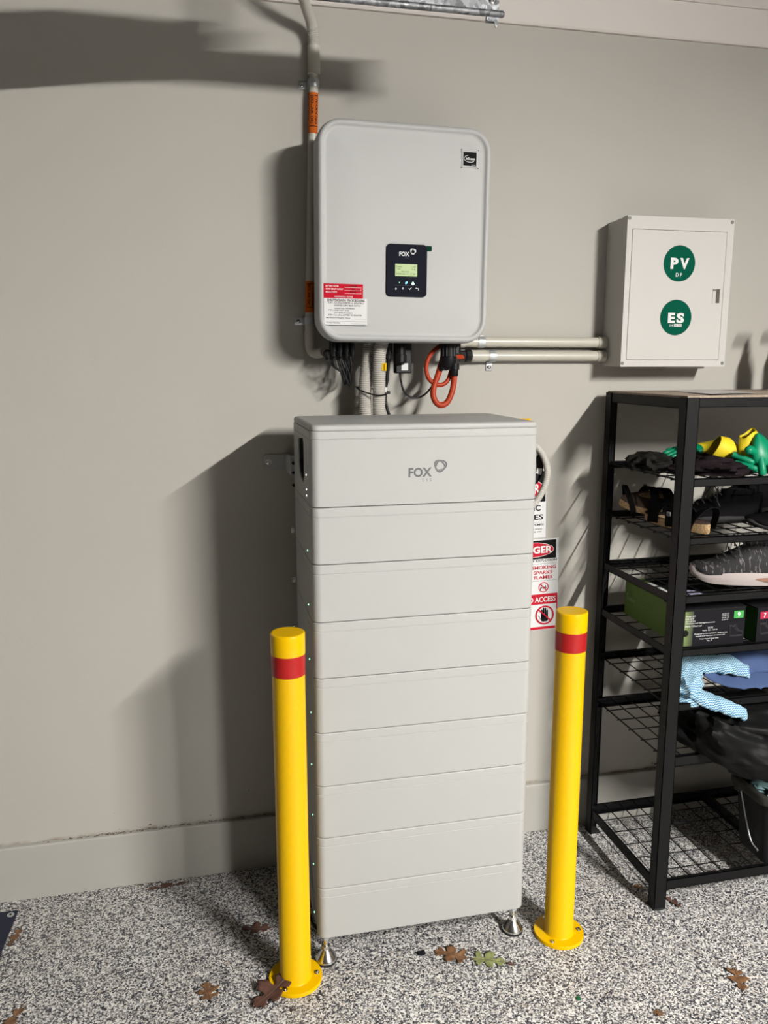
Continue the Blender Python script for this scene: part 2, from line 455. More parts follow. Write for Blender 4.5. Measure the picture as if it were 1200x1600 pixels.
# crumbs of dirt and dead insects on the ledge of the skirting and along the floor
mb = MB(); rnd = random.Random(3)
def crumb(x, y, z, s):
    a = rnd.random() * 6.28
    vs = [(x + s * (1.4 * math.cos(a) * u - math.sin(a) * v), y + s * .4 * w, z + s * (.8 * math.sin(a) * u + math.cos(a) * v)) for u, v, w in
          ((1, 0, 0), (.2, .5, .6), (-.9, .2, 0), (-.3, -.5, .3), (.5, -.4, -.4), (0, 0, 1), (0, 0, -1))]
    mb.add(vs, [(0, 1, 5), (1, 2, 5), (2, 3, 5), (3, 4, 5), (4, 0, 5), (1, 0, 6), (2, 1, 6), (3, 2, 6), (4, 3, 6), (0, 4, 6)], M_DIRT)
for k in range(230):
    x = rnd.choice((rnd.uniform(-.55, .15), rnd.uniform(-.6, 1.2), rnd.gauss(-.25, .12), rnd.gauss(1.50, .04)))
    if x > 1.6 or x < -.62: continue
    crumb(x, -rnd.uniform(.003, .014), .1725 + rnd.random() * .002, rnd.uniform(.001, .0032))
for k in range(60): crumb(rnd.gauss(-.2, .12), -rnd.uniform(.019, .030), .002, rnd.uniform(.001, .003))
for x, z, s in ((-.20, .185, .0042), (-.02, .192, .0022), (-.29, .182, .002), (-.30, .235, .0015), (.10, .26, .003), (1.505, .185, .006), (1.492, .190, .004), (.03, .13, .0012)):
    crumb(x, -.003, z, s)
tag(mb.build('dirt_crumbs'), 'brown crumbs of dirt along the top of the skirting board', 'dirt', kind='stuff')

# ------------------------------------------------------------------ ceiling lamp (behind the photographer's right)
t = thing('batten_light', 'long white batten light under the ceiling lighting the whole wall', 'lamp', (LAMP_X, (LAMP_Y0 + LAMP_Y1) / 2, CEIL))
mb = MB(); mb.box(LAMP_X - .035, LAMP_X + .035, LAMP_Y0 - .02, LAMP_Y1 + .02, 2.660, CEIL, M_WHITE); mb.build('lamp_body', t)
mb = MB(); mb.loft([[(LAMP_X + .030 * math.cos(a), y, LAMP_Z + .019 + .023 * math.sin(a)) for a in [math.pi + math.pi * k / 12 for k in range(13)]] for y in (LAMP_Y0, LAMP_Y1)], M_TUBE, smooth=False); mb.build('diffuser', t)

# ------------------------------------------------------------------ battery stack
BX0, BX1, BYF, BYB = .246, .8165, -.491, -.133
bcx, bcy, bw, bd = (BX0 + BX1) / 2, (BYF + BYB) / 2, BX1 - BX0, BYB - BYF
t = thing('battery_stack', 'tall off-white stack of battery modules on steel feet against the wall', 'battery', (bcx, bcy, 0))
seams = [1.2295, 1.0905, .9465, .8025, .6590, .5155, .3725, .2290, .0850]
e = .0022
for i in range(8):
    z1, z0 = seams[i] - .0008, seams[i + 1] + .0008
    jx = rnd.uniform(-.0007, .0007)
    g0 = z1 - .0225
    mb = MB()
    mb.rr('z', bcx + jx, bcy, bw, bd, .022, [(e, z0), (e * .3, z0 + e * .3), (0, z0 + e), (0, g0 - .0018), (.0011, g0 - .0010), (.0011, g0), (0, g0 + .0008), (0, z1 - e), (e * .3, z1 - e * .3), (e, z1)], M_CASE, seg=7, smooth=True)
    ob = mb.build('battery_module', t)
    mb = MB(); mb.lathe((BX0 - .0008 + jx, -.412, z1 - .118), 'x', [(.0011, -.0006), (.0022, 0), (.0022, .001)], M_GREENLED, n=8); mb.build('indicator_light', ob)
    mb = MB(); mb.box(BX0 - .010 + jx, BX0 + jx, BYB + .004, BYB + .012, z0 + .006, z0 + .022, M_STEEL); mb.lathe((BX0 - .004 + jx, BYB + .003, z0 + .014), 'y', [(.004, -.004), (.004, 0)], M_STEEL, n=8); mb.build('clip', ob)
# controller on top, with a finger slot in the left side (cut with a boolean)
z0, z1 = seams[0] + .0008, 1.4105; g0 = 1.3915
mb = MB()
mb.rr('z', bcx, bcy, bw, bd, .022, [(e, z0), (e * .3, z0 + e * .3), (0, z0 + e), (0, g0 - .0018), (.0011, g0 - .0010), (.0011, g0), (0, g0 + .0008), (0, z1 - e), (e, z1)], M_CASE, seg=7)
body = mb.build('control_module', t)
cut = MB()
prof = [(-.262, 1.376), (-.350, 1.384), (-.362, 1.374), (-.364, 1.286), (-.352, 1.270), (-.300, 1.278), (-.272, 1.290), (-.258, 1.320), (-.256, 1.368)]
prof_s = prof
cut.loft([[(x, y, z) for y, z in prof] for x in (BX0 - .02, BX0 + .045)], M_HEAT, smooth=False)
co = cut.build('slot_cutter')
bm = bmesh.new(); bm.from_mesh(co.data); bmesh.ops.recalc_face_normals(bm, faces=bm.faces); bm.to_mesh(co.data); bm.free()
bm = bmesh.new(); bm.from_mesh(body.data); bmesh.ops.remove_doubles(bm, verts=bm.verts, dist=1e-6); bmesh.ops.recalc_face_normals(bm, faces=bm.faces); bm.to_mesh(body.data); bm.free()
md = body.modifiers.new('cut', 'BOOLEAN'); md.operation = 'DIFFERENCE'; md.object = co; md.solver = 'EXACT'
dg = bpy.context.evaluated_depsgraph_get(); dg.update()
nm = bpy.data.meshes.new_from_object(body.evaluated_get(dg)); body.modifiers.clear(); body.data = nm; bpy.data.objects.remove(co)
mb = MB()
mb.rr('z', bcx, bcy, bw - .002, bd - .002, .022, [(.002, 1.4107), (0, 1.4125), (0, 1.420), (.003, 1.4235), (.010, 1.4250)], M_CASE, seg=7); mb.build('lid', body)
mb = MB(); cyp = sum(p[0] for p in prof_s) / len(prof_s); czp = sum(p[1] for p in prof_s) / len(prof_s)
ins = [(cyp + (y - cyp) * .985, czp + (z - czp) * .985) for y, z in prof_s]
mb.loft([[(x, y, z) for y, z in ins] for x in (BX0 + .003, BX0 + .043)], M_HEAT, smooth=False, cap0=False); mb.build('slot_shade', body)  # dark insert, puts the shade inside the slot into its colour
mb = MB()
mb.box(BX0 + .030, BX0 + .034, -.345, -.275, 1.30, 1.36, M_BLACKP); mb.box(BX0 + .022, BX0 + .03, -.33, -.30, 1.345, 1.352, M_STEEL); mb.build('switch', body)
for z in (1.299, 1.263, 1.248):
    mb = MB(); mb.lathe((BX0 - .0006, -.410, z), 'x', [(.0012, -.0006), (.0024, 0), (.0024, .001)], M_WHITELED, n=8); mb.build('indicator_light', body)
mb = MB(); y = BYF - .0004
def fox_logo(mb, x0, x1, z0, z1, y, m, fine=None):
    w = x1 - x0; tx = x0 + w * .60
    mb.text('FOX', x0, tx, z0, z0 + (z1 - z0) * .55, y, m, .03)
    cx, cz, r = x0 + w * .82, z0 + (z1 - z0) * .63, (z1 - z0) * .36
    fn = lambda a: 1 + .10 * math.cos(3 * (a - .35)) + .03 * math.cos(2 * a)
    mb.ring(cx, cz, y, r * 1.04, r * .30, m, fn=fn)
    fn2 = lambda a: 1 + .10 * math.cos(3 * (a + .35)) - .03 * math.sin(a)
    mb.ring(cx - r * .05, cz - r * .02, y - .0001, r * .84, r * .24, fine or m, fn=fn2)
    mb.ring(cx - r * .02, cz, y - .0002, r * .80, r * .035, M_CASE if m is M_GINK else M_PANEL, fn=fn)
fox_logo(mb, .482, .579, 1.296, 1.338, y, M_GINK)
mb.text('E  S  S', .517, .539, 1.2855, 1.2925, y, M_GINK, .0)
mb.build('logo_lettering', body)
# wall bracket to the left of the controller
mb = MB(); mb.rr('y', .213, 1.284, .082, .046, .010, [(0, -.0005), (0, -.0045), (.0012, -.0055)], M_CASE, seg=5)
mb.box(.236, .246, -.135, -.003, 1.262, 1.306, M_CASE)
mb.lathe((.187, -.0055, 1.284), 'y', [(.006, 0), (.006, -.002), (.003, -.0035)], M_STEEL, n=12)
mb.lathe((.187, -.0055, 1.284), 'y', [(.0085, 0), (.0085, -.001)], M_STEEL, n=16)
mb.box(.236, .250, -.140, -.133, 1.255, 1.315, M_CASE)
for z in (1.296, 1.270, 1.235): mb.lathe((.244, -.140, z), 'y', [(.0045, 0), (.0045, -.004)], M_BLACKP, n=8)
mb.build('wall_bracket', t)
for fx in (.268, .796):
    for fy in (-.463, -.165):
        mb = MB()
        mb.lathe((fx, fy, 0), 'z', [(.028, 0), (.0295, .002), (.0295, .006)], M_RUB, n=32)
        mb.lathe((fx, fy, 0), 'z', [(.0285, .006), (.0290, .010), (.0275, .013), (.0130, .033), (.0105, .036)], M_STEEL, n=32)
        mb.lathe((fx, fy, 0), 'z', [(.0120, .036), (.0120, .047)], M_STEEL, n=6, smooth=False)
        mb.lathe((fx, fy, 0), 'z', [(.0070, .047), (.0070, .090)], M_STEEL, n=14)
        mb.lathe((fx, fy, 0), 'z', [(.0115, .066), (.0115, .076)], M_CHROME, n=6, smooth=False)
        mb.build('levelling_foot', t)
mb = MB()
for k in range(3):
    mb.tube(spline([(.236 - .003 * k, -.20 + .012 * k, .42), (.231 - .002 * k, -.26, .30), (.228, -.34 - .02 * k, .18), (.235, -.43, .10), (.262, -.47 + .01 * k, .088)], 8), .0038, M_BLACKP, n=7)
mb.alone('earth_cable', 'black cables hanging down the lower left side of the battery stack', 'cable')

# ------------------------------------------------------------------ inverter
icx, icz, iw, ih = .545, 1.898, .466, .5534
XF = Matrix.Translation((icx, 0, icz)) @ Matrix.Rotation(math.radians(.55), 4, 'Y') @ Matrix.Rotation(math.radians(-.0), 4, 'X') @ Matrix.Translation((-icx, 0, -icz))
t = thing('inverter', 'white rounded wall-mounted inverter with small black display above the battery stack', 'inverter', (icx, 0, icz - ih / 2))
mb = MB(XF)
mb.rr('y', icx, icz, iw, ih, .062, [(.012, -.125), (.003, -.130), (0, -.140), (0, -.192), (.0015, -.200), (.005, -.206), (.010, -.2085), (.0135, -.2080), (.0165, -.2045), (.0195, -.2012), (.026, -.2012), (.045, -.2032), (.075, -.2052), (.11, -.2055)], M_WHITE, seg=10)
cov = mb.build('front_cover', t)
mb = MB(XF); mb.box(icx - iw / 2 + .03, icx + iw / 2 - .03, -.03, -.128, icz - ih / 2 + .022, icz + ih / 2 - .03, M_HEAT)
for k in range(26):
    x = icx - .19 + k * .0152
    mb.box(x, x + .003, -.012, -.03, icz - .23, icz + .22, M_HEAT)
mb.build('heat_sink', t)
mb = MB(XF); mb.box(icx - .15, icx + .15, -.0005, -.012, icz + .06, icz + .13, M_GALV); mb.build('mounting_plate', t)
yp = -.2072
mb = MB(XF); mb.rr('y', .5485, 1.807, .111, .1345, .011, [(0, -.2055), (0, yp - .0012), (.0008, yp - .002)], M_PANEL, seg=6)
pn = mb.build('display_panel', t)
yp2 = yp - .0023
mb = MB(XF); mb.rect(.517, .577, 1.7925, 1.8235, yp2, M_LCD)
for txt, a, b, z in (('Power', .520, .536, 1.8145), ('1.2W', .562, .573, 1.8145), ('Today', .520, .532, 1.8085), ('0.8', .562, .572, 1.8085), ('Normal', .534, .554, 1.8025), ('2024-06-12 17:20', .519, .572, 1.7965)):
    mb.text(txt, a, b, z, z + .0042, yp2 - .0008, M_LCDINK, .01)
mb.build('screen', pn)
mb = MB(XF); fox_logo(mb, .5275, .5735, 1.8435, 1.8640, yp2, M_WINK)
mb.text('E S S', .545, .553, 1.8385, 1.8415, yp2, M_GINK)
mb.build('panel_logo', pn); mb = MB(XF); mb.box(.516, .578, yp2 - .0002, yp2, 1.7688, 1.7692, M_GINK)
q = yp2 - .0003
def tri(mb, x, z, s, up, m): mb.poly([(x - s, q, z - s * up * .2), (x, q, z + s * up), (x + s, q, z - s * up * .2)] if up > 0 else [(x + s, q, z + s * .2), (x, q, z - s), (x - s, q, z + s * .2)], m)
tri(mb, .5195, 1.7605, .0026, 1, M_WINK); mb.box(.5185, .5205, q, q + .0001, 1.757, 1.7605, M_WINK)
tri(mb, .5385, 1.7605, .0026, -1, M_WINK); mb.box(.5375, .5395, q, q + .0001, 1.7605, 1.764, M_WINK)
mb.poly([(.554, q, 1.7612), (.557, q, 1.7580), (.5625, q, 1.7635), (.5615, q, 1.7645), (.557, q, 1.7600), (.5552, q, 1.7622)], M_WINK)
mb.poly([(.5725, q, 1.7625), (.5755, q, 1.7645), (.5755, q, 1.7605)], M_WINK); mb.box(.575, .5815, q, q + .0001, 1.7618, 1.7632, M_WINK); mb.box(.5800, .5815, q, q + .0001, 1.7575, 1.7632, M_WINK)
mb.build('button_symbols', pn)
mb = MB(XF); mb.poly([(.5445, q, 1.7725), (.5495, q, 1.774), (.5510, q, 1.7790), (.5460, q, 1.7775)], M_BLUELED)
mb.poly([(.5625, q, 1.7720), (.5695, q, 1.7720), (.5690, q, 1.7755), (.566, q, 1.7795), (.5630, q, 1.7755)], M_GREENLED)
mb.poly([(.5285, q, 1.7745), (.5292, q, 1.7745), (.5292, q, 1.7775), (.5285, q, 1.7775)], M_GREENLED)
mb.build('status_light', pn)
mb = MB(XF); mb.rr('y', .6090, 1.8655, .016, .0135, .003, [(0, -.2062), (0, -.2075)], mat('dark_green_tab', (.002, .045, .022), .8, spec=.1), seg=4); mb.build('green_tab', t)
# rating badge, upper right
mb = MB(XF); yb = -.2062
mb.rect(.6945, .7385, 2.0745, 2.1165, yb, M_LWHITE)
mb.rect(.6985, .7345, 2.0785, 2.1125, yb - .0007, M_INK)
for x in (.6935, .7395):
    for z in (2.0735, 2.1175): mb.disc(x, z, yb, .0014, M_INK, .0012, 12)
for x0, x1, z0, z1 in ((.6960, .6966, 2.076, 2.115), (.7364, .7370, 2.076, 2.115), (.696, .737, 2.0757, 2.0763), (.696, .737, 2.1147, 2.1153)): mb.rect(x0, x1, z0, z1, yb - .0007, M_GINK)
mb.tube([(.7160 + .0155 * math.cos(a), yb - .0015, 2.0960 + .0085 * math.sin(a)) for a in [math.radians(d) for d in range(110, 330, 10)]], .0007, M_WINK, n=4)
mb.text('infineon', .7055, .7300, 2.0925, 2.0995, yb - .0016, M_WINK, .03)
mb.text('inside', .7210, .7320, 2.0800, 2.0825, yb - .0016, M_WINK, .03)
mb.build('badge_sticker', t)
# red and white labels, lower left
mb = MB(XF); yb = -.2062
mb.rect(.3265, .4315, 1.7320, 1.7685, yb, M_LRED)
for txt, z, xe in (('BATTERY SYSTEM', 1.7605, .366), ('SHORT CIRCUIT CURRENT', 1.7530, .379), ('MAX D.C. VOLTS', 1.7455, .362)):
    mb.text(txt, .3325, xe, z, z + .0040, yb - .0008, M_WINK, .02)
    mb.rect(.382, .4275, z - .0012, z - .0006, yb - .0004, M_WINK, .0006)
mb.text('A', .4245, .4265, 1.7525, 1.756, yb - .0008, M_WINK); mb.text('V', .4245, .4265, 1.7450, 1.7485, yb - .0008, M_WINK)
mb.text('LITHIUM', .396, .415, 1.7607, 1.7650, yb - .0008, M_INK, .02); mb.text('20', .401, .408, 1.7535, 1.7575, yb - .0008, M_INK, .02); mb.text('460.8', .395, .412, 1.7460, 1.7500, yb - .0008, M_INK, .02)
mb.text('HAZARDOUS D.C. VOLTAGE', .356, .404, 1.7345, 1.7382, yb - .0008, M_WINK, .02)
mb.build('red_label', t)
mb = MB(XF)
mb.rect(.3272, .4425, 1.6635, 1.7318, yb, M_LWHITE)
mb.rect(.3272, .4425, 1.6635, 1.6641, yb - .0004, M_GINK, .0004); mb.rect(.3272, .3278, 1.6635, 1.7318, yb - .0004, M_GINK, .0004)
mb.text('SHUTDOWN PROCEDURE', .336, .436, 1.7235, 1.7300, yb - .0008, M_INK, .03)
for txt, a, b, z in (('STEP 1. Turn off the INVERTER A.C. ISOLATOR or', .339, .434, 1.7180), ('INVERTER SUPPLY MAIN SWITCH', .3555, .425, 1.7115), ('located in the Switchboard', .3555, .408, 1.7045), ('STEP 2. Isolate the PV Array', .339, .394, 1.6990), ('Turn off the DC isolators', .3555, .403, 1.6930), ('STEP 3. Turn off the BATTERY DC ISOLATOR', .339, .428, 1.6870), ('Manufacturer/Supplier Name:', .3335, .398, 1.6795), ('Contact Number:', .334, .371, 1.6675)):
    mb.text(txt, a, b, z, z + .0042, yb - .0008, M_INK, .015)
for a, b, z in ((.400, .440, 1.6790), (.334, .440, 1.6728), (.400, .440, 1.6672)): mb.rect(a, b, z, z + .0005, yb - .0004, M_GINK, .0004)
mb.build('white_label', t)
# plugs below the inverter
iz = icz - ih / 2 + .022
def plug(mb, x, y, z1, z0, r, n=10, ribs=True):
    mb.lathe((x, y, 0), 'z', [(r, z1), (r, z1 - (z1 - z0) * .45), (r * 1.12, z1 - (z1 - z0) * .5), (r * 1.12, z1 - (z1 - z0) * .78), (r * .8, z1 - (z1 - z0) * .8), (r * .8, z0)], M_BLACKP, n=n, smooth=False)
mb = MB(); mb.box(.340, .435, -.070, -.150, iz - .006, iz + .01, M_BLACKP)
for x, y in ((.362, -.13), (.380, -.13), (.398, -.13), (.414, -.13), (.362, -.095), (.380, -.095), (.398, -.095), (.414, -.095)): plug(mb, x, y, iz, 1.585 if y < -.1 else 1.575, .0065, 8)
mb.build('solar_plug', t)
mb = MB()
mb.rr('z', .5625, -.105, .047, .030, .004, [(0, iz + .005), (0, 1.5415), (.002, 1.5385)], M_BLACKP, seg=3, smooth=False)
mb.lathe((.5520, -.128, 0), 'z', [(.014, 1.612), (.014, 1.590), (.017, 1.589), (.017, 1.570), (.015, 1.566)], M_BLACKP, n=14, smooth=False)
mb.box(.556, .575, -.1205, -.1212, 1.547, 1.566, M_LWHITE)
mb.build('data_logger', t)
mb = MB()
mb.lathe((.522, -.105, 0), 'z', [(.011, iz), (.011, 1.592), (.008, 1.590), (.008, 1.578)], M_BLACKP, n=12, smooth=False)
mb.build('cable_connector', t); mb = MB()
mb.lathe((.690, -.130, 0), 'z', [(.0215, iz + .004), (.0215, 1.585), (.024, 1.584), (.024, 1.560), (.021, 1.556), (.017, 1.548)], M_BLACKP, n=20)
for k in range(12):
    a = k / 12 * 2 * math.pi; x, y = .690 + .0215 * math.cos(a), -.130 + .0215 * math.sin(a)
    mb.box(x - .0015, x + .0015, y - .0015, y + .0015, 1.586, iz, M_BLACKP)
mb.lathe((.704, -.142, 0), 'z', [(.0155, 1.566), (.0155, 1.549), (.012, 1.547), (.012, 1.532), (.010, 1.530)], M_BLACKP, n=8, smooth=False)
mb.lathe((.676, -.128, 0), 'z', [(.013, 1.566), (.013, 1.546)], M_BLACKP, n=8, smooth=False)
mb.build('cable_connector', t); mb = MB()
mb.lathe((.722, -.10, 0), 'z', [(.014, iz + .004), (.014, 1.593), (.010, 1.590)], M_BLACKP, n=10, smooth=False)
mb.build('cable_connector', t)

# ------------------------------------------------------------------ cables and conduits around the inverter
mb = MB()
for k, (x, y, x2, z2) in enumerate(((.362, -.095, .388, 1.545), (.380, -.095, .398, 1.515), (.398, -.095, .406, 1.528), (.414, -.095, .414, 1.520), (.362, -.13, .394, 1.535), (.380, -.13, .404, 1.512))):
    z = 1.580
    mb.tube(spline([(x, y, z), (x + .004, y + .002, z - .02), (x2, y + .01, z2), (x2 + .007, y + .018, z2 - .004), (x2 + .008, y + .03, z2 + .02), (x2 - .002, y + .045, z2 + .06)], 8), .0030, M_BLACKP, n=7)
mb.tube(spline([(.350, -.10, 1.575), (.342, -.10, 1.595), (.352, -.10, 1.600), (.372, -.10, 1.585)], 6), .004, M_BLACKP, n=7)
mb.alone('solar_cable_bunch', 'bunch of looped black cables hanging under the left end of the inverter', 'cable')

mb = MB(); corrugated(mb, [(.502, -.120, 1.630), (.4935, -.118, 1.590), (.4925, -.116, 1.52), (.492, -.115, 1.46), (.4925, -.112, 1.38), (.492, -.10, 1.22)], .0180, M_FLEX)
mb.alone('corrugated_conduit', 'straight grey corrugated conduit running from inverter down behind the battery', 'conduit', 'corrugated conduits under the inverter')
mb = MB(); corrugated(mb, [(.478, -.080, 1.640), (.470, -.082, 1.590), (.461, -.090, 1.535), (.4555, -.098, 1.48), (.4565, -.102, 1.42), (.458, -.10, 1.34), (.458, -.085, 1.22)], .0178, M_FLEX)
mb.alone('corrugated_conduit', 'slanting grey corrugated conduit left of and behind the straight one', 'conduit', 'corrugated conduits under the inverter')
mb = MB(); mb.box(.4965, .5095, -.1345, -.1352, 1.546, 1.567, M_YLAB); mb.text('WARNING', 0, .018, 0, .004, 0, M_INK, .02, fn=lambda u, w: (.501 + w, -.1356, 1.565 - u))
mb.alone('cable_tag', 'small yellow warning tag stuck on the straight corrugated conduit', 'label')
mb = MB()
pts = [(.441 + .035 - .043, -.09, 1.497)]
mb.tube(spline([(.434, -.085, 1.500), (.440, -.112, 1.492), (.470, -.137, 1.481), (.495, -.139, 1.479), (.517, -.120, 1.484), (.515, -.095, 1.490), (.48, -.062, 1.495), (.440, -.064, 1.500), (.434, -.085, 1.500)], 6), .0022, M_BLACKP, n=6)
mb.box(.515, .523, -.123, -.115, 1.481, 1.489, M_BLACKP)
mb.alone('cable_tie', 'black tie looped around both corrugated conduits', 'cable tie')
mb = MB()
mb.tube(spline([(.522, -.105, 1.585), (.5215, -.105, 1.56), (.518, -.104, 1.52), (.5145, -.103, 1.50)], 6), .0048, M_BLACKP, n=9)
mb.tube(spline([(.5145, -.103, 1.50), (.5135, -.103, 1.492), (.513, -.103, 1.480)], 4), .0040, M_LWHITE, n=9)
mb.tube(spline([(.513, -.103, 1.482), (.514, -.104, 1.46), (.521, -.105, 1.43), (.530, -.105, 1.40), (.532, -.10, 1.33)], 6), .0045, M_BLACKP, n=9)
mb.tube(spline([(.526, -.100, 1.420), (.533, -.100, 1.408), (.540, -.10, 1.38)], 4), .0030, M_YLAB, n=7)
mb.alone('data_cable', 'black cable with white sleeve hanging right of the corrugated conduits', 'cable')
mb = MB()
mb.tube(spline([(.5555, -.105, 1.541), (.558, -.104, 1.520), (.568, -.10, 1.490), (.590, -.096, 1.471), (.615, -.094, 1.470), (.640, -.096, 1.486), (.662, -.10, 1.520), (.672, -.10, 1.560), (.682, -.10, 1.610)], 8), .0028, M_BLACKP, n=7)
mb.alone('antenna_cable', 'thin black cable sagging in an arc from the data logger to the big plug', 'cable')
mb = MB()
mb.tube(spline([(.690, -.085, 1.622), (.672, -.092, 1.612), (.646, -.104, 1.592), (.630, -.115, 1.560), (.632, -.125, 1.528), (.650, -.132, 1.509), (.673, -.132, 1.507), (.690, -.130, 1.520), (.700, -.125, 1.545)], 8), .0062, M_ORANGE, n=12)
mb.alone('orange_cable', 'orange cable making the upper left loop under the inverter', 'cable', 'orange cable loops')
mb = MB()
mb.tube(spline([(.672, -.115, 1.560), (.662, -.125, 1.535), (.648, -.135, 1.505), (.643, -.142, 1.478), (.650, -.147, 1.458), (.664, -.150, 1.450), (.682, -.150, 1.458), (.696, -.147, 1.485), (.703, -.143, 1.515), (.704, -.142, 1.545)], 8), .0085, M_ORANGE, n=12)
mb.alone('orange_cable', 'thicker orange cable making the lowest loop under the inverter', 'cable', 'orange cable loops')
mb = MB()
mb.tube(spline([(.700, -.10, 1.60), (.72, -.07, 1.588), (.745, -.045, 1.585), (.765, -.035, 1.585)], 6), .0075, M_ORANGE, n=12)
mb.alone('orange_cable', 'short orange cable entering the black gland of the lower pipe', 'cable', 'orange cable loops')

def saddle(parent, c, r, axis, tabdir, tl=.032):
    """one-sided pipe saddle; c on the pipe axis"""
    mb = MB(); w = .010
    if axis == 'x':
        ring = [(math.cos(a), math.sin(a)) for a in [math.radians(d) for d in range(-90, 91, 15)]]
        rings = []
        for x in (c[0] - w, c[0] + w):
            rings.append([(x, c[1] - (r + .0018) * q[0], c[2] + (r + .0018) * q[1]) for q in ring])
        mb.loft(rings, M_CHROME, closed=False, cap0=False, cap1=False)
        z0 = c[2] + tabdir * r; z1 = z0 + tabdir * tl
        mb.box(c[0] - w, c[0] + w, -.003, -.0005, z0 - tabdir * .004, z1, M_CHROME, .0008)
        mb.box(c[0] - w, c[0] + w, c[1], -.001, z0, z0 + tabdir * .0025, M_CHROME)
        sc = (c[0], -.003, z0 + tabdir * tl * .6)
    else:
        ring = [(math.cos(a), math.sin(a)) for a in [math.radians(d) for d in range(-90, 91, 15)]]
        rings = []
        for z in (c[2] - w, c[2] + w):
            rings.append([(c[0] + (r + .0018) * q[1], c[1] - (r + .0018) * q[0], z) for q in ring])
        mb.loft(rings, M_CHROME, closed=False, cap0=False, cap1=False)
        x0 = c[0] + tabdir * r; x1 = x0 + tabdir * tl
        mb.box(x0 - tabdir * .004, x1, -.003, -.0005, c[2] - w, c[2] + w, M_CHROME, .0008)
        mb.box(x0 - tabdir * .0005, x0 + tabdir * .002, c[1], -.001, c[2] - w, c[2] + w, M_CHROME)
        sc = (x0 + tabdir * tl * .6, -.003, c[2])
    ob = mb.build('pipe_clamp', parent)
    mb = MB(); mb.lathe(sc, 'y', [(.0060, 0), (.0060, -.0012), (.0035, -.003), (.0012, -.0034)], M_STEEL, n=14); mb.build('screw', ob)

for x0, z, yy, cx_, td, lab in ((.735, 1.6285, -.024, .838, 1, 'upper of two cream pipes running from inverter to switch box'), (.800, 1.5875, -.024, .858, -1, 'lower of two cream pipes running from inverter to switch box')):
    t = thing('conduit_pipe', lab, 'pipe', (x0, yy, z), 'cream pipes between inverter and switch box')
    mb = MB(); mb.lathe((x0, yy, z), 'x', [(.0155, 0), (.0155, 1.214 - x0)], M_PVC, n=24)
    mb.build('pipe', t)
    mb = MB(); mb.lathe((x0 - .008, yy, z), 'x', [(.0180, 0), (.0180, .045)], M_PVC, n=24); mb.build('coupling', t)
    mb = MB(); mb.lathe((1.200, yy, z), 'x', [(.0175, 0), (.0175, .027)], M_PVC, n=24); mb.build('box_adaptor', t)
    saddle(t, (cx_ if td < 0 else .822, yy, z), .0158, 'x', -1 if td < 0 else 1, .028 if td < 0 else .003)
    if td < 0:
        mb = MB()
        mb.lathe((.752, yy - .003, z), 'x', [(.009, 0), (.0165, .004), (.0165, .020)], M_BLACKP, n=8, smooth=False)
        mb.lathe((.774, yy - .003, z), 'x', [(.0185, 0), (.0195, .006), (.0185, .018)], M_BLACKP, n=8, smooth=False)
        mb.build('cable_gland', t)

# vertical solar conduit on the left of the inverter
t = thing('solar_conduit', 'vertical cream pipe with orange warning labels left of the inverter', 'pipe', (.325, -.024, 1.6))
def cpx(z): return .335 + (z - 2.33) * (.335 - .3105) / (2.33 - 1.652)
mb = MB(); mb.tube([(cpx(z), -.024, z) for z in (1.640, 1.8, 2.0, 2.2, 2.345)], .0125, M_PVC, n=20); mb.build('pipe', t)
mb = MB(); mb.tube([(cpx(2.330), -.024, 2.330), (.336, -.024, 2.345), (.336, -.025, 2.382), (.3355, -.026, 2.400)], .0165, M_PVC, n=20)
mb.build('coupling', t)
mb = MB()
P = [(.3355, -.026, 2.395), (.334, -.030, 2.42), (.326, -.050, 2.45), (.305, -.10, 2.472), (.285, -.16, 2.500), (.262, -.22, 2.56), (.24, -.25, 2.64), (.235, -.25, 2.70)]
p = resample(spline(P, 20), .0012); kk = len(p) - 1
mb.tube(p, lambda tt: .0142 * (1 + (.05 * math.cos(2 * math.pi * round(tt * kk) / 4) if tt * kk < 45 else 0)), M_FLEX, n=14)
mb.build('flexible_section', t)
saddle(t, (cpx(2.308), -.024, 2.308), .0128, 'z', -1, .027)
saddle(t, (cpx(1.684), -.024, 1.684), .0128, 'z', -1, .027)
for z0, z1 in ((2.180, 2.283), (1.707, 1.792)):
    mb = MB(); rr_ = .0131
    mb.tube([(cpx(z0), -.024, z0), (cpx(z1), -.024, z1)], rr_, M_ORLAB, n=24, caps=False)
    def cyl(u, w, z1=z1): # u runs down, w = angle around the pipe
        a = w; z = z1 - u
        return (cpx(z) + (rr_ + .0003) * math.sin(a), -.024 - (rr_ + .0003) * math.cos(a), z)
    L = z1 - z0; k = L / .103
    mb.text('WARNING', .0125 * k, .080 * k, .32, .92, 0, M_INK, .03, fn=cyl)
    mb.text('SOLAR DC', .0100 * k, .080 * k, -.62, -.05, 0, M_INK, .03, fn=cyl)
    for u in (.0075 * k, .085 * k):
        mb.add([cyl(u, a) for a in [-.85 + .1 * j for j in range(19)]] + [cyl(u + .0018, a) for a in [-.85 + .1 * j for j in range(19)]], [(j, j + 1, j + 20, j + 19) for j in range(18)], M_INK)
    mb.build('warning_label', t)
mb = MB()
mb.tube(spline([(.3102, -.024, 1.655), (.3105, -.024, 1.625), (.315, -.028, 1.602), (.328, -.040, 1.594), (.345, -.06, 1.598)], 8), .0138, M_PVC, n=16)
mb.build('bend', t)

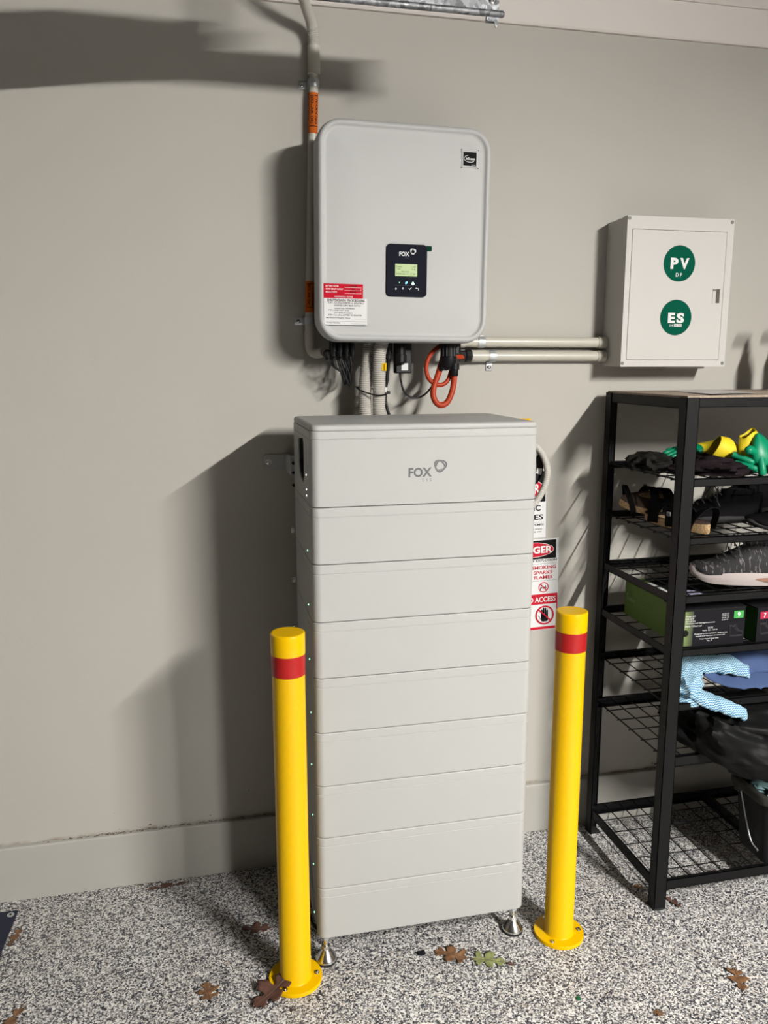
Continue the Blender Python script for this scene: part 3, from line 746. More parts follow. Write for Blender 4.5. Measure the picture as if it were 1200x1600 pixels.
# corrugated loop, battery isolator dial and tag to the right of the stack
mb = MB(); corrugated(mb, [(.86, -.07, 1.345), (.93, -.07, 1.335), (.980, -.072, 1.325), (1.012, -.075, 1.290), (1.026, -.078, 1.240), (1.016, -.078, 1.190), (.990, -.075, 1.145), (.95, -.07, 1.115), (.90, -.07, 1.10)], .0100, M_FLEX)
mb.alone('corrugated_conduit', 'white corrugated conduit curving out at the upper right behind the battery stack', 'conduit', 'corrugated conduits beside the stack')
t = thing('isolator_switch', 'round black and white isolator dial half hidden behind the upper right of the battery stack', 'switch', (.955, -.0005, 1.25))
mb = MB(); mb.rr('y', .955, 1.25, .09, .12, .01, [(0, -.001), (0, -.040), (.004, -.044)], M_BLACKP, seg=4); mb.build('housing', t)
mb = MB(); mb.lathe((.955, -.044, 1.25), 'y', [(.070, 0), (.070, -.006), (.066, -.008)], M_BLACKP, n=40)
for a0, a1 in ((-20, -2), (38, 60), (75, 90), (100, 140), (200, 240)):
    vs = []
    for d in range(a0, a1 + 1, 2):
        a = math.radians(d); vs += [(.955 + .0655 * math.cos(a), -.0523, 1.25 + .0655 * math.sin(a)), (.955 + .048 * math.cos(a), -.0523, 1.25 + .048 * math.sin(a))]
    mb.add(vs, [(2 * k, 2 * k + 1, 2 * k + 3, 2 * k + 2) for k in range(len(vs) // 2 - 1)], M_WINK)
mb.build('dial_plate', t)
mb = MB(); mb.lathe((.955, -.052, 1.25), 'y', [(.044, 0), (.044, -.010), (.040, -.014)], M_LID, n=30, smooth=False); mb.build('knob', t)
mb = MB(); mb.rect(.925, .999, 1.372, 1.3985, -.0005, M_YLAB, .001); mb.text('WARNING', .952, .992, 1.3865, 1.3935, -.0018, M_INK, .02); mb.text('BATTERY CABLE', .935, .992, 1.377, 1.383, -.0018, M_INK, .02)
mb.alone('warning_tag', 'yellow warning tag on the wall behind the right end of the stack top', 'label')

# ------------------------------------------------------------------ wall signs
def wall_sign(name, label, ox, oz, ang, draw, group=None):
    X = Matrix.Translation((ox, 0, oz)) @ Matrix.Rotation(math.radians(ang), 4, 'Y')
    t = thing(name, label, 'sign', (ox, 0, oz), group)
    draw(t, X); return t
# local frame: x to the left is negative, z down is negative, origin = top right corner
def draw_upper(t, X):
    mb = MB(X); mb.rect(-.175, 0, -.2195, 0, -.0005, M_LWHITE, .0018); mb.build('plate', t)
    y = -.0026; mb = MB(X)
    mb.rect(-.172, -.002, -.1025, -.004, y + .0004, M_INK, .0004); mb.disc(-.087, -.060, y, .036, M_WINK, .0003, 48, rx=.079); mb.disc(-.087, -.060, y - .0004, .034, M_SRED, .0003, 48, rx=.077)
    mb.text('DANGER', -.147, -.022, -.076, -.044, y - .001, M_WINK, .03)
    mb.text('TOXIC', -.100, -.018, -.1315, -.1125, y, M_INK, .025); mb.text('GASES', -.104, -.009, -.1600, -.1430, y, M_INK, .03)
    mb.rect(-.168, -.006, -.1690, -.1683, y, M_GINK, .0002)
    mb.text('RISK OF FUMES', -.090, -.007, -.1800, -.1730, y, M_INK, .02); mb.text('Keep area empty', -.080, -.012, -.1940, -.1870, y, M_INK, .01); mb.text('comply with', -.060, -.014, -.2030, -.1965, y, M_INK, .01)
    mb.build('lettering', t)
wall_sign('toxic_gas_sign', 'narrow upper black red and white danger sign behind the battery stack', 1.0565, 1.2375, -1.4, draw_upper)
def draw_danger(t, X):
    mb = MB(X); mb.rect(-.200, 0, -.304, 0, -.0005, M_LWHITE, .0035); mb.build('plate', t)
    y = -.0044; mb = MB(X)
    mb.rect(-.194, -.008, -.0655, -.0045, y + .0004, M_INK, .0004); mb.disc(-.101, -.035, y, .0255, M_WINK, .0003, 48, rx=.085); mb.disc(-.101, -.035, y - .0004, .0240, M_SRED, .0003, 48, rx=.083)
    mb.text('DANGER', -.163, -.022, -.0465, -.0230, y - .001, M_WINK, .035)
    mb.text('RISK OF BATTERY EXPLOSION', -.190, -.006, -.0745, -.0670, y, M_INK, .02)
    mb.rect(-.194, -.007, -.0820, -.0812, y, M_GINK, .0002)
    mb.text('NO SMOKING', -.125, -.008, -.1000, -.0885, y, M_LRED, .022); mb.text('NO SPARKS', -.121, -.021, -.1165, -.1050, y, M_LRED, .022); mb.text('NO FLAMES', -.121, -.020, -.1325, -.1210, y, M_LRED, .022)
    mb.rect(-.194, -.007, -.1385, -.1377, y, M_GINK, .0002)
    cx_, cz_ = -.051, -.1600
    mb.box(cx_ - .011, cx_ + .010, y - .0003, y, cz_ - .004, cz_ - .001, M_INK)
    mb.poly([(cx_ - .012, y - .0003, cz_ - .008), (cx_ - .009, y - .0003, cz_ - .008), (cx_ - .006, y - .0003, cz_ + .004), (cx_ - .009, y - .0003, cz_ + .003)], M_INK)
    mb.poly([(cx_ + .000, y - .0003, cz_ - .006), (cx_ + .004, y - .0003, cz_ - .006), (cx_ + .009, y - .0003, cz_ + .004), (cx_ + .006, y - .0003, cz_ + .006)], M_INK)
    mb.ring(cx_, cz_, y - .0005, .0172, .0030, M_SRED)
    mb.poly([(cx_ - .011, y - .0006, cz_ + .0135), (cx_ - .0135, y - .0006, cz_ + .011), (cx_ + .011, y - .0006, cz_ - .0135), (cx_ + .0135, y - .0006, cz_ - .011)], M_SRED)
    # access prohibition
    mb.rect(-.198, -.002, -.2170, -.1825, y, M_SRED, .0003); mb.rect(-.006, -.002, -.240, -.2170, y, M_SRED, .0003)
    mb.text('NO ACCESS', -.118, -.009, -.2095, -.1920, y - .001, M_WINK, .02)
    mb.rect(-.198, -.006, -.3020, -.2930, y, M_SRED, .0003)
    cx_, cz_ = -.047, -.254; yy = y - .0005
    mb.rr('y', cx_, cz_ - .010, .024, .024, .006, [(0, yy), (0, yy - .0003)], M_INK, seg=4, smooth=False)
    for k, (fx, hh) in enumerate(((-.0095, .016), (-.0033, .022), (.0030, .021), (.0092, .014))):
        mb.rr('y', cx_ + fx, cz_ + hh / 2 - .002, .0052, hh + .010, .0024, [(0, yy), (0, yy - .0003)], M_INK, seg=3, smooth=False)
    mb.tube([(cx_ - .010, yy, cz_ - .016), (cx_ - .018, yy, cz_ - .006), (cx_ - .0205, yy, cz_ + .000)], .0024, M_INK, n=6, flat=.15)
    mb.ring(cx_, cz_, yy - .0012, .0320, .0050, M_SRED, n=60)
    mb.poly([(cx_ - .0205, yy - .0014, cz_ + .0225), (cx_ - .0235, yy - .0014, cz_ + .0195), (cx_ + .0205, yy - .0014, cz_ - .0225), (cx_ + .0235, yy - .0014, cz_ - .0195)], M_SRED)
    mb.build('lettering', t)
wall_sign('danger_sign', 'lower danger sign with crossed-out hand beside the battery stack', 1.106, 1.0155, -1.7, draw_danger)

# ------------------------------------------------------------------ switch box on the wall
t = thing('switch_box', 'white wall box with two green round stickers PV and ES', 'switch box', (1.403, 0, 1.555))
x0, x1, z0, z1 = 1.2277, 1.5778, 1.5555, 1.9865
mb = MB()
mb.rr('y', (x0 + x1) / 2, (z0 + z1) / 2, x1 - x0 - .004, z1 - z0 - .004, .004, [(0, -.0005), (0, -.055)], M_BOX, seg=2, smooth=False)
mb.rr('y', (x0 + x1) / 2, (z0 + z1) / 2, x1 - x0 - .002, z1 - z0 - .002, .004, [(0, -.0555), (0, -.098)], M_BOX, seg=2, smooth=False)
mb.box(1.40, 1.53, -.03, -.09, z0 - .006, z0 + .001, M_BOX)
mb.build('housing', t)
mb = MB()
dx0, dx1, dz0, dz1 = 1.2445, 1.5560, 1.5750, 1.9500
yf, yb2 = -.123, -.0988
for a in ((x0, dx0, z0, z1), (dx1, x1, z0, z1), (dx0, dx1, z0, dz0), (dx0, dx1, dz1, z1)): mb.box(a[0], a[1], yf, yb2, a[2], a[3], M_BOX)
mb.build('cover_frame', t)
mb = MB(); g = .0014
mb.box(dx0 + g, dx1 - g, yf - .0006, yb2 - .002, dz0 + g, dz1 - g, M_BOX)
dr = mb.build('door', t)
mb = MB()
mb.box(1.5195, 1.5440, yf - .0018, yf - .0006, 1.742, 1.7865, M_BOX)
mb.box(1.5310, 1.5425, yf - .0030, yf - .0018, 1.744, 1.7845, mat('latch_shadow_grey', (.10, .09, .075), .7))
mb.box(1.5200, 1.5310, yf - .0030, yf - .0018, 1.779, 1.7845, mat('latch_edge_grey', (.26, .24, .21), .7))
mb.build('latch', dr)
for cx_, cz_, big, small in ((1.402, 1.8560, 'PV', 'DP'), (1.401, 1.7000, 'ES', 'LINE OF 1.1.22')):
    mb = MB(); mb.lathe((cx_, yf - .0006, cz_), 'y', [(.0520, 0), (.0520, -.0006)], M_GREEN, n=64, smooth=False)
    y = yf - .0016
    if big == 'PV':
        mb.text('P', cx_ - .029, cx_ - .004, cz_ - .016, cz_ + .016, y, M_WINK, .05); mb.text('V', cx_ + .002, cx_ + .032, cz_ - .016, cz_ + .016, y, M_WINK, .05)
        mb.text('D P', cx_ - .010, cx_ + .011, cz_ - .038, cz_ - .027, y, M_WINK, .015)
    else:
        mb.text('E', cx_ - .026, cx_ - .003, cz_ - .016, cz_ + .014, y, M_WINK, .05); mb.text('S', cx_ + .002, cx_ + .028, cz_ - .016, cz_ + .014, y, M_WINK, .05)
        mb.text('LINE', cx_ - .020, cx_ - .006, cz_ - .0255, cz_ - .0195, y, M_WINK, .01)
        mb.rect(cx_ - .004, cx_ + .021, cz_ - .0265, cz_ - .0185, y + .0004, M_WINK, .0004); mb.text('A 11E', cx_ - .002, cx_ + .019, cz_ - .0252, cz_ - .0200, y - .0004, M_GREEN, .0)
    o = mb.build('round_sticker', dr); o['label'] = 'green round sticker reading ' + big
for cx_ in (1.2335, 1.5700):
    for cz_ in (1.5655, 1.9785):
        mb = MB(); mb.lathe((cx_, yf, cz_), 'y', [(.0052, 0), (.0052, -.0008), (.0040, -.0014)], mat('screw_grey', (.22, .22, .19), .5), n=14); mb.build('screw', t)

# ------------------------------------------------------------------ bollards
def bollard(cx, cy, H, r, label, bolts, spin):
    t = thing('bollard', label, 'bollard', (cx, cy, 0), 'yellow bollards')
    mb = MB(); mb.lathe((cx, cy, 0), 'z', [(.0685, 0), (.0685, .0085), (.0675, .0100), (r + .002, .0100)], M_YEL, n=48); fl = mb.build('base_plate', t)
    mb = MB(); mb.lathe((cx, cy, 0), 'z', [(r + .003, .010), (r, .014), (r, H - .052)], M_YEL, n=48); mb.build('post', t)
    mb = MB(); mb.lathe((cx, cy, 0), 'z', [(r + .0016, H - .052), (r + .0016, H - .003), (r + .0006, H - .001), (r - .003, H)], M_YEL, n=48); mb.build('cap', t)
    mb = MB(); mb.lathe((cx, cy, 0), 'z', [(r + .0003, H - .104), (r + .0009, H - .1035), (r + .0009, H - .0525), (r + .0003, H - .052)], M_RED, n=48); mb.build('reflective_band', t)
    for k in range(3):
        a = math.radians(spin + 120 * k); bx, by = cx + .055 * math.cos(a), cy + .055 * math.sin(a)
        mb = MB(); mb.lathe((bx, by, 0), 'z', [(.0068, .0101), (.0068, .0112)], M_STEEL, n=16); mb.lathe((bx, by, 0), 'z', [(.0045, .0112), (.0042, .0150), (.002, .0155)], M_STEEL, n=8); mb.build('bolt', fl)
bollard(.1815, -.509, .937, .0400, 'yellow bollard with red band left of the battery stack', 3, -5)
bollard(.9172, -.5025, .937, .0395, 'yellow bollard with red band between the battery stack and the shelving', 3, -12)

# ------------------------------------------------------------------ shelving unit
KX, KF, KB, KH, KW = 1.227, -.478, -.045, 1.478, .90
t = thing('shelving_unit', 'black metal shelving unit with wire mesh shelves right of the bollards', 'shelving', (KX + KW / 2, (KF + KB) / 2, 0))
ft = .0018
def post(px, py, sx, sy):
    mb = MB(); w = .037; d = .034
    mb.box(px, px + sx * ft, py, py + sy * d, 0, KH, M_RACK); mb.box(px, px + sx * w, py, py + sy * ft, 0, KH, M_RACK)
    # folded lips
    mb.box(px, px + sx * .006, py + sy * (d - ft), py + sy * d, 0, KH, M_RACK); mb.box(px + sx * (w - ft), px + sx * w, py, py + sy * .006, 0, KH, M_RACK)
    # row of keyhole slots pressed in the side flange
    z = .10
    while z < KH - .05:
        if sy < 0: mb.box(px + sx * .020, px + sx * .027, py - .0024, py - .0018, z, z + .015, M_INK)
        z += .0385
    mb.box(px - sx * .001, px + sx * w, py - sy * .001, py + sy * d, 0, .006, M_RUB)
    return mb.build('post', t)
post(KX, KF, 1, 1); post(KX, KB, 1, -1); post(KX + KW, KF, -1, 1); post(KX + KW, KB, -1, -1)
def beam_x(y, z0, z1, sy):
    mb = MB(); mb.box(KX + .004, KX + KW - .004, y, y + sy * ft, z0, z1, M_RACK); mb.box(KX + .004, KX + KW - .004, y, y + sy * .016, z0, z0 + ft, M_RACK); mb.box(KX + .004, KX + KW - .004, y, y + sy * .012, z1 - ft, z1, M_RACK); return mb.build('beam', t)
def beam_y(x, z0, z1, sx):
    mb = MB(); mb.box(x, x + sx * ft, KF + .004, KB - .004, z0, z1, M_RACK); mb.box(x, x + sx * .014, KF + .004, KB - .004, z0, z0 + ft, M_RACK); return mb.build('beam', t)
# top frame and board
beam_x(KF + .002, KH - .026, KH - .001, 1); beam_x(KB - .002, KH - .026, KH - .001, -1); beam_y(KX + .002, KH - .030, KH - .002, 1); beam_y(KX + KW - .002, KH - .030, KH - .002, -1)
mb = MB(); mb.box(KX + .004, KX + KW - .004, KF + .005, KB - .004, KH - .008, KH + .004, MATS['particle_board']); mb.build('top_board', t)
shelf_z = [(1.2640, 1.2430, 0), (1.1050, 1.0860, 0), (.9440, .9220, 1), (.7920, .7710, 1), (.6340, .6120, 0), (.4760, .4460, 0), (.0900, .0600, 1)]
SH = []
for (za, zb, side) in shelf_z:
    beam_x(KF + .002, zb, za, 1); beam_x(KB - .002, zb, za, -1)
    if side: beam_y(KX + .003, zb, za, 1); beam_y(KX + KW - .003, zb, za, -1)
    zw = (za - .0055); SH.append(zw + .002)
    mb = MB(); wr = .0019
    def wire(p, q, rad=wr):
        mb.tube([p, q], rad, M_RACK, n=5, smooth=True)
    y = KB - .018
    while y > KF + .01: wire((KX + .006, y, zw - .003), (KX + KW - .006, y, zw - .003)); y -= .0705
    x = KX + .012
    while x < KX + KW - .01: wire((x, KF + .004, zw), (x, KB - .004, zw), .0026 if x < KX + .02 else wr); x += .0535
    mb.build('mesh_shelf', t)
    mb = MB(); mb.box(KX + .43, KX + .46, KF + .004, KB - .004, zb + .001, zw - .006, M_RACK); mb.build('centre_brace', t)

# ------------------------------------------------------------------ things on the shelves
ZT = KH + .0045
mb = MB()
vs = []
for (x, y) in ((1.409, -.115), (1.315, -.455), (1.512, -.372), (1.615, -.05)): vs.append((x, y, ZT + .0002))
nx, ny = 10, 6; grid = []
for j in range(ny + 1):
    for i in range(nx + 1):
        u, v = i / nx, j / ny
        p = Vector(vs[0]).lerp(Vector(vs[3]), u).lerp(Vector(vs[1]).lerp(Vector(vs[2]), u), v)
        p.z += .0035 * max(0, v - .55) * (1 + math.sin(u * 5)) + .0015 * math.sin(3 * u + 2 * v) ** 2; grid.append(p)
mb.add(grid, [(j * (nx + 1) + i, (j + 1) * (nx + 1) + i, (j + 1) * (nx + 1) + i + 1, j * (nx + 1) + i + 1) for j in range(ny) for i in range(nx)], M_PAPER, True)
mb.alone('paper_sheet', 'white sheet of paper lying on the top board of the shelving', 'paper')
for bx, by, hh, lab in ((1.775, -.30, .250, 'left of two unseen bottles added on the shelving top to shadow the wall'), (1.865, -.28, .255, 'right of two unseen bottles added on the shelving top to shadow the wall')):  # unseen bottles, added to cast the finger-shaped shadows on the wall
    t2 = thing('shadow_bottle', lab, 'bottle', (bx, by, ZT), 'added shadow bottles on the shelving top')
    mb = MB(); mb.lathe((bx, by, ZT), 'z', [(.026, 0), (.030, .004), (.030, hh * .6), (.022, hh * .72), (.012, hh * .78)], M_LWHITE, n=24); mb.build('body', t2)
    mb = MB(); mb.lathe((bx, by, ZT), 'z', [(.014, hh * .78), (.014, hh * .88), (.009, hh * .9), (.009, hh)], M_BLACKP, n=16); mb.box(bx - .045, bx + .01, by - .008, by + .008, ZT + hh * .93, ZT + hh, M_BLACKP, .003); mb.build('nozzle', t2)

def blob(name, label, cat, c, r, m, seed, amp=.25, freq=6.0, ridge=True, rings=36, seg=56, power=.8, warp=None, flat=None, sup=None):
    """crumpled cloth lump: superellipsoid with sharp ridged folds"""
    mb = MB(); rows = []
    off = Vector((seed * 3.1, seed * 1.7, seed * .9))
    for i in range(rings + 1):
        th = math.pi * i / rings; row = []
        for k in range(seg):
            ph = 2 * math.pi * k / seg
            d = Vector((math.sin(th) * math.cos(ph), math.sin(th) * math.sin(ph), math.cos(th)))
            d = Vector([math.copysign(abs(a) ** power, a) for a in d])
            q = Vector((d.x * freq * .5, d.y * freq * .5, d.z * freq * .35)) + off
            n1 = noise.noise(q); n2 = noise.noise(q * 2.3 + Vector((5, 1, 2)))
            h = (1 - abs(n1) * 2.2) * .6 + (1 - abs(n2) * 2) * .3 - .45 if ridge else n1
            p = Vector((d.x * r[0], d.y * r[1], d.z * r[2])) * (1 + amp * h) + Vector(c)
            if warp: p = warp(p)
            if flat is not None and p.z < flat: p.z = flat + (p.z - flat) * .02
            row.append(p)
        rows.append(row)
    mb.loft(rows, m, cap0=False, cap1=False)
    return mb
z = SH[0]
mb = blob('', '', '', (1.400, -.345, z + .016), (.120, .105, .033), M_CLOTHD, 2, .38, 3.6, flat=z + .001, power=1.0)
mb.alone('folded_cloth', 'dark plum crumpled cloth on the upper mesh shelf under the gloves', 'cloth')
mb = blob('', '', '', (1.285, -.225, z + .016), (.065, .08, .032), mat('dark_grey_cloth', (.018, .018, .016), .95, spec=.1), 5, .4, 4, flat=z + .001, power=1.0)
mb.alone('folded_cloth', 'dark grey cloth behind the front left post on the upper mesh shelf', 'cloth')

def glove(label, origin, M, cuff_open, s=1.0, seed=0, curl=.3, cuff_dir=None, group='yellow and green work gloves'):
    """local frame: +Y fingers, X across the palm, Z back of the hand"""
    X = Matrix.Translation(origin) @ M
    t = thing('work_glove', label, 'glove', origin, group)
    # palm
    mb = MB(X); rings = []
    for k, (y, w, h) in enumerate(((-.045, .036, .016), (-.02, .040, .017), (.01, .044, .018), (.035, .044, .016), (.050, .038, .012))):
        rings.append([(w * s * math.cos(a), y * s, h * s * math.sin(a)) for a in [2 * math.pi * j / 20 for j in range(20)]])
    mb.loft(rings, M_GLG); mb.build('palm', t)
    for nm, x, y, L, ang, r in (('finger', -.030, .040, .052, -8, .0095), ('finger', -.010, .046, .064, -2, .0100), ('finger', .011, .044, .060, 4, .0100), ('finger', .031, .036, .046, 12, .0090), ('thumb', -.040, -.005, .055, -48, .0115)):
        a = math.radians(ang); dx, dy = math.sin(a), math.cos(a)
        pts = []
        for k in range(9):
            u = k / 8; cu = curl * (1 + .3 * math.sin(seed + x * 90))
            pts.append(((x + dx * L * u) * s, (y - .012 + dy * (L + .012) * u * (1 - .25 * cu * u)) * s, (-cu * L * u * u * .9) * s))
        mb = MB(X); mb.tube(spline(pts, 2), lambda q, r=r: r * s * (.95 + .1 * math.sin(q * 9)) * math.sqrt(max(.02, 1 - max(0, (q - .82) / .18) ** 2)), M_GLG, n=12); mb.build(nm, t)
    mb = MB(X); rings = []
    n = 28
    for k in range(12):
        u = k / 11; y = -.040 - .075 * u; w = .036 + .020 * u + .003 * math.sin(9 * u); h = .016 + cuff_open * u
        yy = y
        rings.append([Vector((w * s * math.cos(a) * (1 + .07 * math.sin(3 * a + 5 * u + seed)), (yy + .006 * u * math.sin(2 * a + seed)) * s, h * s * math.sin(a) * (1 + .10 * math.sin(2 * a + 4 * u))) ) for a in [2 * math.pi * j / n for j in range(n)]])
    inner = [[p * 1.0 + Vector((-p.x * .05, 0, -p.z * .05)) for p in r_] for r_ in reversed(rings)]
    mb.loft(rings + inner, M_GLY, cap0=False, cap1=False); mb.build('cuff', t)
    return t
def basis(xa, ya):
    y = Vector(ya).normalized(); x = Vector(xa); x = (x - y * x.dot(y)).normalized(); zz = x.cross(y)
    return Matrix(((x.x, y.x, zz.x, 0), (x.y, y.y, zz.y, 0), (x.z, y.z, zz.z, 0), (0, 0, 0, 1)))
glove('green glove mostly hidden behind the yellow cuff on the upper shelf', (1.415, -.215, z + .052), basis((.3, .9, .2), (-.95, .2, -.1)), .010, .75, 3, .3)
# lying glove: crumpled yellow cuff opening to the left, green fingers at its right end
t = thing('work_glove', 'yellow and green glove lying with its cuff open to the left', 'glove', (1.44, -.36, z + .03), 'yellow and green work gloves')
def ring_at(c, ax, up, w, h, n=28, k1=.08, ph=0.0, q=1.0):
    c = Vector(c); ax = Vector(ax).normalized(); up = Vector(up); up = (up - ax * up.dot(ax)).normalized(); sd = ax.cross(up)
    return [c + sd * w * q * math.cos(a) * (1 + k1 * math.sin(3 * a + ph)) + up * h * q * math.sin(a) * (1 + k1 * math.sin(2 * a + ph * 1.7)) for a in [2 * math.pi * j / n for j in range(n)]]
spec = [((1.402, -.352, z + .072), .033, .036), ((1.412, -.354, z + .071), .035, .038), ((1.430, -.358, z + .066), .033, .035), ((1.450, -.364, z + .056), .030, .029), ((1.470, -.370, z + .046), .027, .022), ((1.486, -.378, z + .037), .024, .016)]
out = [ring_at(c, (.86, -.28, -.42), (0, .1, 1), w, h, ph=1.1 * i) for i, (c, w, h) in enumerate(spec)]
inn = [ring_at(c, (.86, -.28, -.42), (0, .1, 1), w, h, ph=1.1 * i, q=.93) for i, (c, w, h) in enumerate(spec)]
mb = MB(); mb.loft(inn[::-1] + out, M_GLY, cap0=False, cap1=False); mb.build('cuff', t)
mb = MB(); mb.loft([ring_at((1.480, -.376, z + .034), (.86, -.28, -.42), (0, .1, 1), .022, .015), ring_at((1.495, -.392, z + .030), (.86, -.28, -.42), (0, .1, 1), .020, .014), ring_at((1.503, -.400, z + .026), (.86, -.28, -.42), (0, .1, 1), .014, .010)], M_GLG); mb.build('palm', t)
tip = lambda r: (lambda q: r * math.sqrt(max(.03, 1 - max(0, (q - .8) / .2) ** 2)))
for P in ([(1.425, -.405, z + .058), (1.440, -.415, z + .052), (1.458, -.428, z + .043), (1.474, -.436, z + .036)], [(1.436, -.405, z + .036), (1.452, -.425, z + .030), (1.466, -.438, z + .024), (1.478, -.444, z + .019)], [(1.46, -.38, z + .022), (1.48, -.405, z + .016), (1.497, -.42, z + .012)]):
    mb = MB(); mb.tube(spline(P, 6), tip(.0085), M_GLG, n=12); mb.build('finger', t)
# upright glove: green palm facing out, yellow cuff behind it, fingers reaching down to the shelf edge
t = thing('work_glove', 'upright green glove with yellow cuff edge and fingers pointing down', 'glove', (1.50, -.43, z + .01), 'yellow and green work gloves')
def palm_ring(cx, zz, w, h, yy): return [(cx + w * math.cos(a), yy + h * math.sin(a), zz + .004 * math.sin(2 * a)) for a in [2 * math.pi * j / 24 for j in range(24)]]
mb = MB(); mb.loft([palm_ring(1.494, z + .113, .008, .006, -.415), palm_ring(1.496, z + .104, .018, .011, -.418), palm_ring(1.499, z + .088, .028, .015, -.424), palm_ring(1.502, z + .070, .037, .017, -.430), palm_ring(1.507, z + .052, .042, .016, -.436), palm_ring(1.511, z + .036, .038, .013, -.440), palm_ring(1.512, z + .028, .024, .008, -.442)], M_GLG); mb.build('palm', t)
for P, r in (([(1.487, -.440, z + .050), (1.486, -.449, z + .030), (1.487, -.452, z + .012), (1.488, -.452, z + .004)], .0108), ([(1.510, -.440, z + .046), (1.514, -.450, z + .026), (1.516, -.452, z + .004)], .0105), ([(1.535, -.440, z + .050), (1.541, -.448, z + .026), (1.543, -.450, z + .006)], .0100), ([(1.548, -.430, z + .060), (1.562, -.440, z + .040), (1.566, -.440, z + .018)], .0090)):
    mb = MB(); mb.tube(spline(P, 6), tip(r), M_GLG, n=14); mb.build('finger', t)
mb = MB(); mb.tube(spline([(1.490, -.425, z + .058), (1.470, -.432, z + .066), (1.452, -.440, z + .074), (1.440, -.442, z + .066)], 6), tip(.0115), M_GLG, n=14); mb.build('thumb', t)
def cuff_ring(c, w, h, tilt): return [(c[0] + w * math.cos(a) * (1 + .05 * math.sin(3 * a)), c[1] + h * math.sin(a), c[2] + tilt * math.cos(a) + .003 * math.sin(3 * a)) for a in [2 * math.pi * j / 28 for j in range(28)]]
co = [cuff_ring((1.494, -.400, z + .052), .040, .012, .006), cuff_ring((1.486, -.398, z + .082), .036, .015, .010), cuff_ring((1.478, -.396, z + .104), .026, .018, .014), cuff_ring((1.476, -.394, z + .114), .021, .019, .012)]
ci = [[(p[0] + (1.483 - p[0]) * .07, p[1] + (-.396 - p[1]) * .12, p[2]) for p in r_] for r_ in reversed(co)]
mb = MB(); mb.loft(co + ci, M_GLY, cap0=False, cap1=False); mb.build('cuff', t)

# footwear -------------------------------------------------------------
def foot_outline(L, W, n=40):
    pts = []
    for k in range(n):
        a = 2 * math.pi * k / n; u = math.cos(a); v = math.sin(a)
        w = (W * .5) * (.86 + .14 * u) * (1 - .10 * math.cos(2 * a))
        pts.append((u * L / 2, v * w + .006 * u * u))
    return pts
def place(cx, cy, cz, yaw, pitch=0, roll=0):
    return Matrix.Translation((cx, cy, cz)) @ Matrix.Rotation(math.radians(yaw), 4, 'Z') @ Matrix.Rotation(math.radians(pitch), 4, 'Y') @ Matrix.Rotation(math.radians(roll), 4, 'X')
def sandal(label, cx, cy, cz, yaw, pitch, roll, L=.25):
    X = place(cx, cy, cz, yaw, pitch, roll); t = thing('sandal', label, 'sandal', (cx, cy, cz), 'cork soled sandals')
    X = X @ Matrix.Scale(L / .25, 4, (1, 0, 0)); o = foot_outline(.25, .088)
    mb = MB(X); mb.loft([[(x * q, y * q, z) for x, y in o] for q, z in ((.965, 0), (.99, .003))], M_RUB, smooth=False); mb.build('outsole', t)
    mb = MB(X); mb.loft([[(x * q, y * q, z + .006 * max(0, (-x / .125)) * (z > .01)) for x, y in o] for q, z in ((.98, .003), (1.0, .008), (1.0, .024))], MATS['cork'], smooth=False); mb.build('cork_sole', t)
    mb = MB(X); mb.loft([[(x * q, y * q, zz + .006 * max(0, (-x / .125))) for x, y in o] for q, zz in ((1.0, .0242), (.985, .027), (.90, .025), (.5, .0235))], M_FOOT); mb.build('footbed', t)
    mb = MB(X)
    for x0_, hgt, w_, lean in ((.055, .050, .022, .0), (-.015, .060, .018, .01), (-.085, .068, .012, -.035)):
        r0 = []; r1 = []
        for k in range(19):
            a = math.pi * k / 18; yy = math.cos(a) * .046; zz = .012 + math.sin(a) ** .8 * hgt
            r0.append((x0_ - w_ + lean * math.sin(a), yy, zz)); r1.append((x0_ + w_ + lean * math.sin(a), yy * .97, zz - .004))
        r2 = [(p[0], p[1] * .95, p[2] - .003) for p in r1]; r3 = [(p[0], p[1] * .95, p[2] - .003) for p in r0]
        mb.loft([r0, r1, r2, r3, r0], M_SHOE, closed=False, cap0=False, cap1=False)
    mb.build('strap', t)
    mb = MB(X); mb.box(-.020, -.006, .044, .049, .037, .050, M_GALV, .002); mb.build('buckle', t)
    return t
z = SH[1]
sandal('cork soled black strapped sandal tilted at the left end of its shelf', 1.338, -.140, z + .030, -8, 0, 34, .190)
sandal('cork soled black strapped sandal with its heel at the shelf front edge', 1.322, -.325, z + .002, 100, 0, 0)

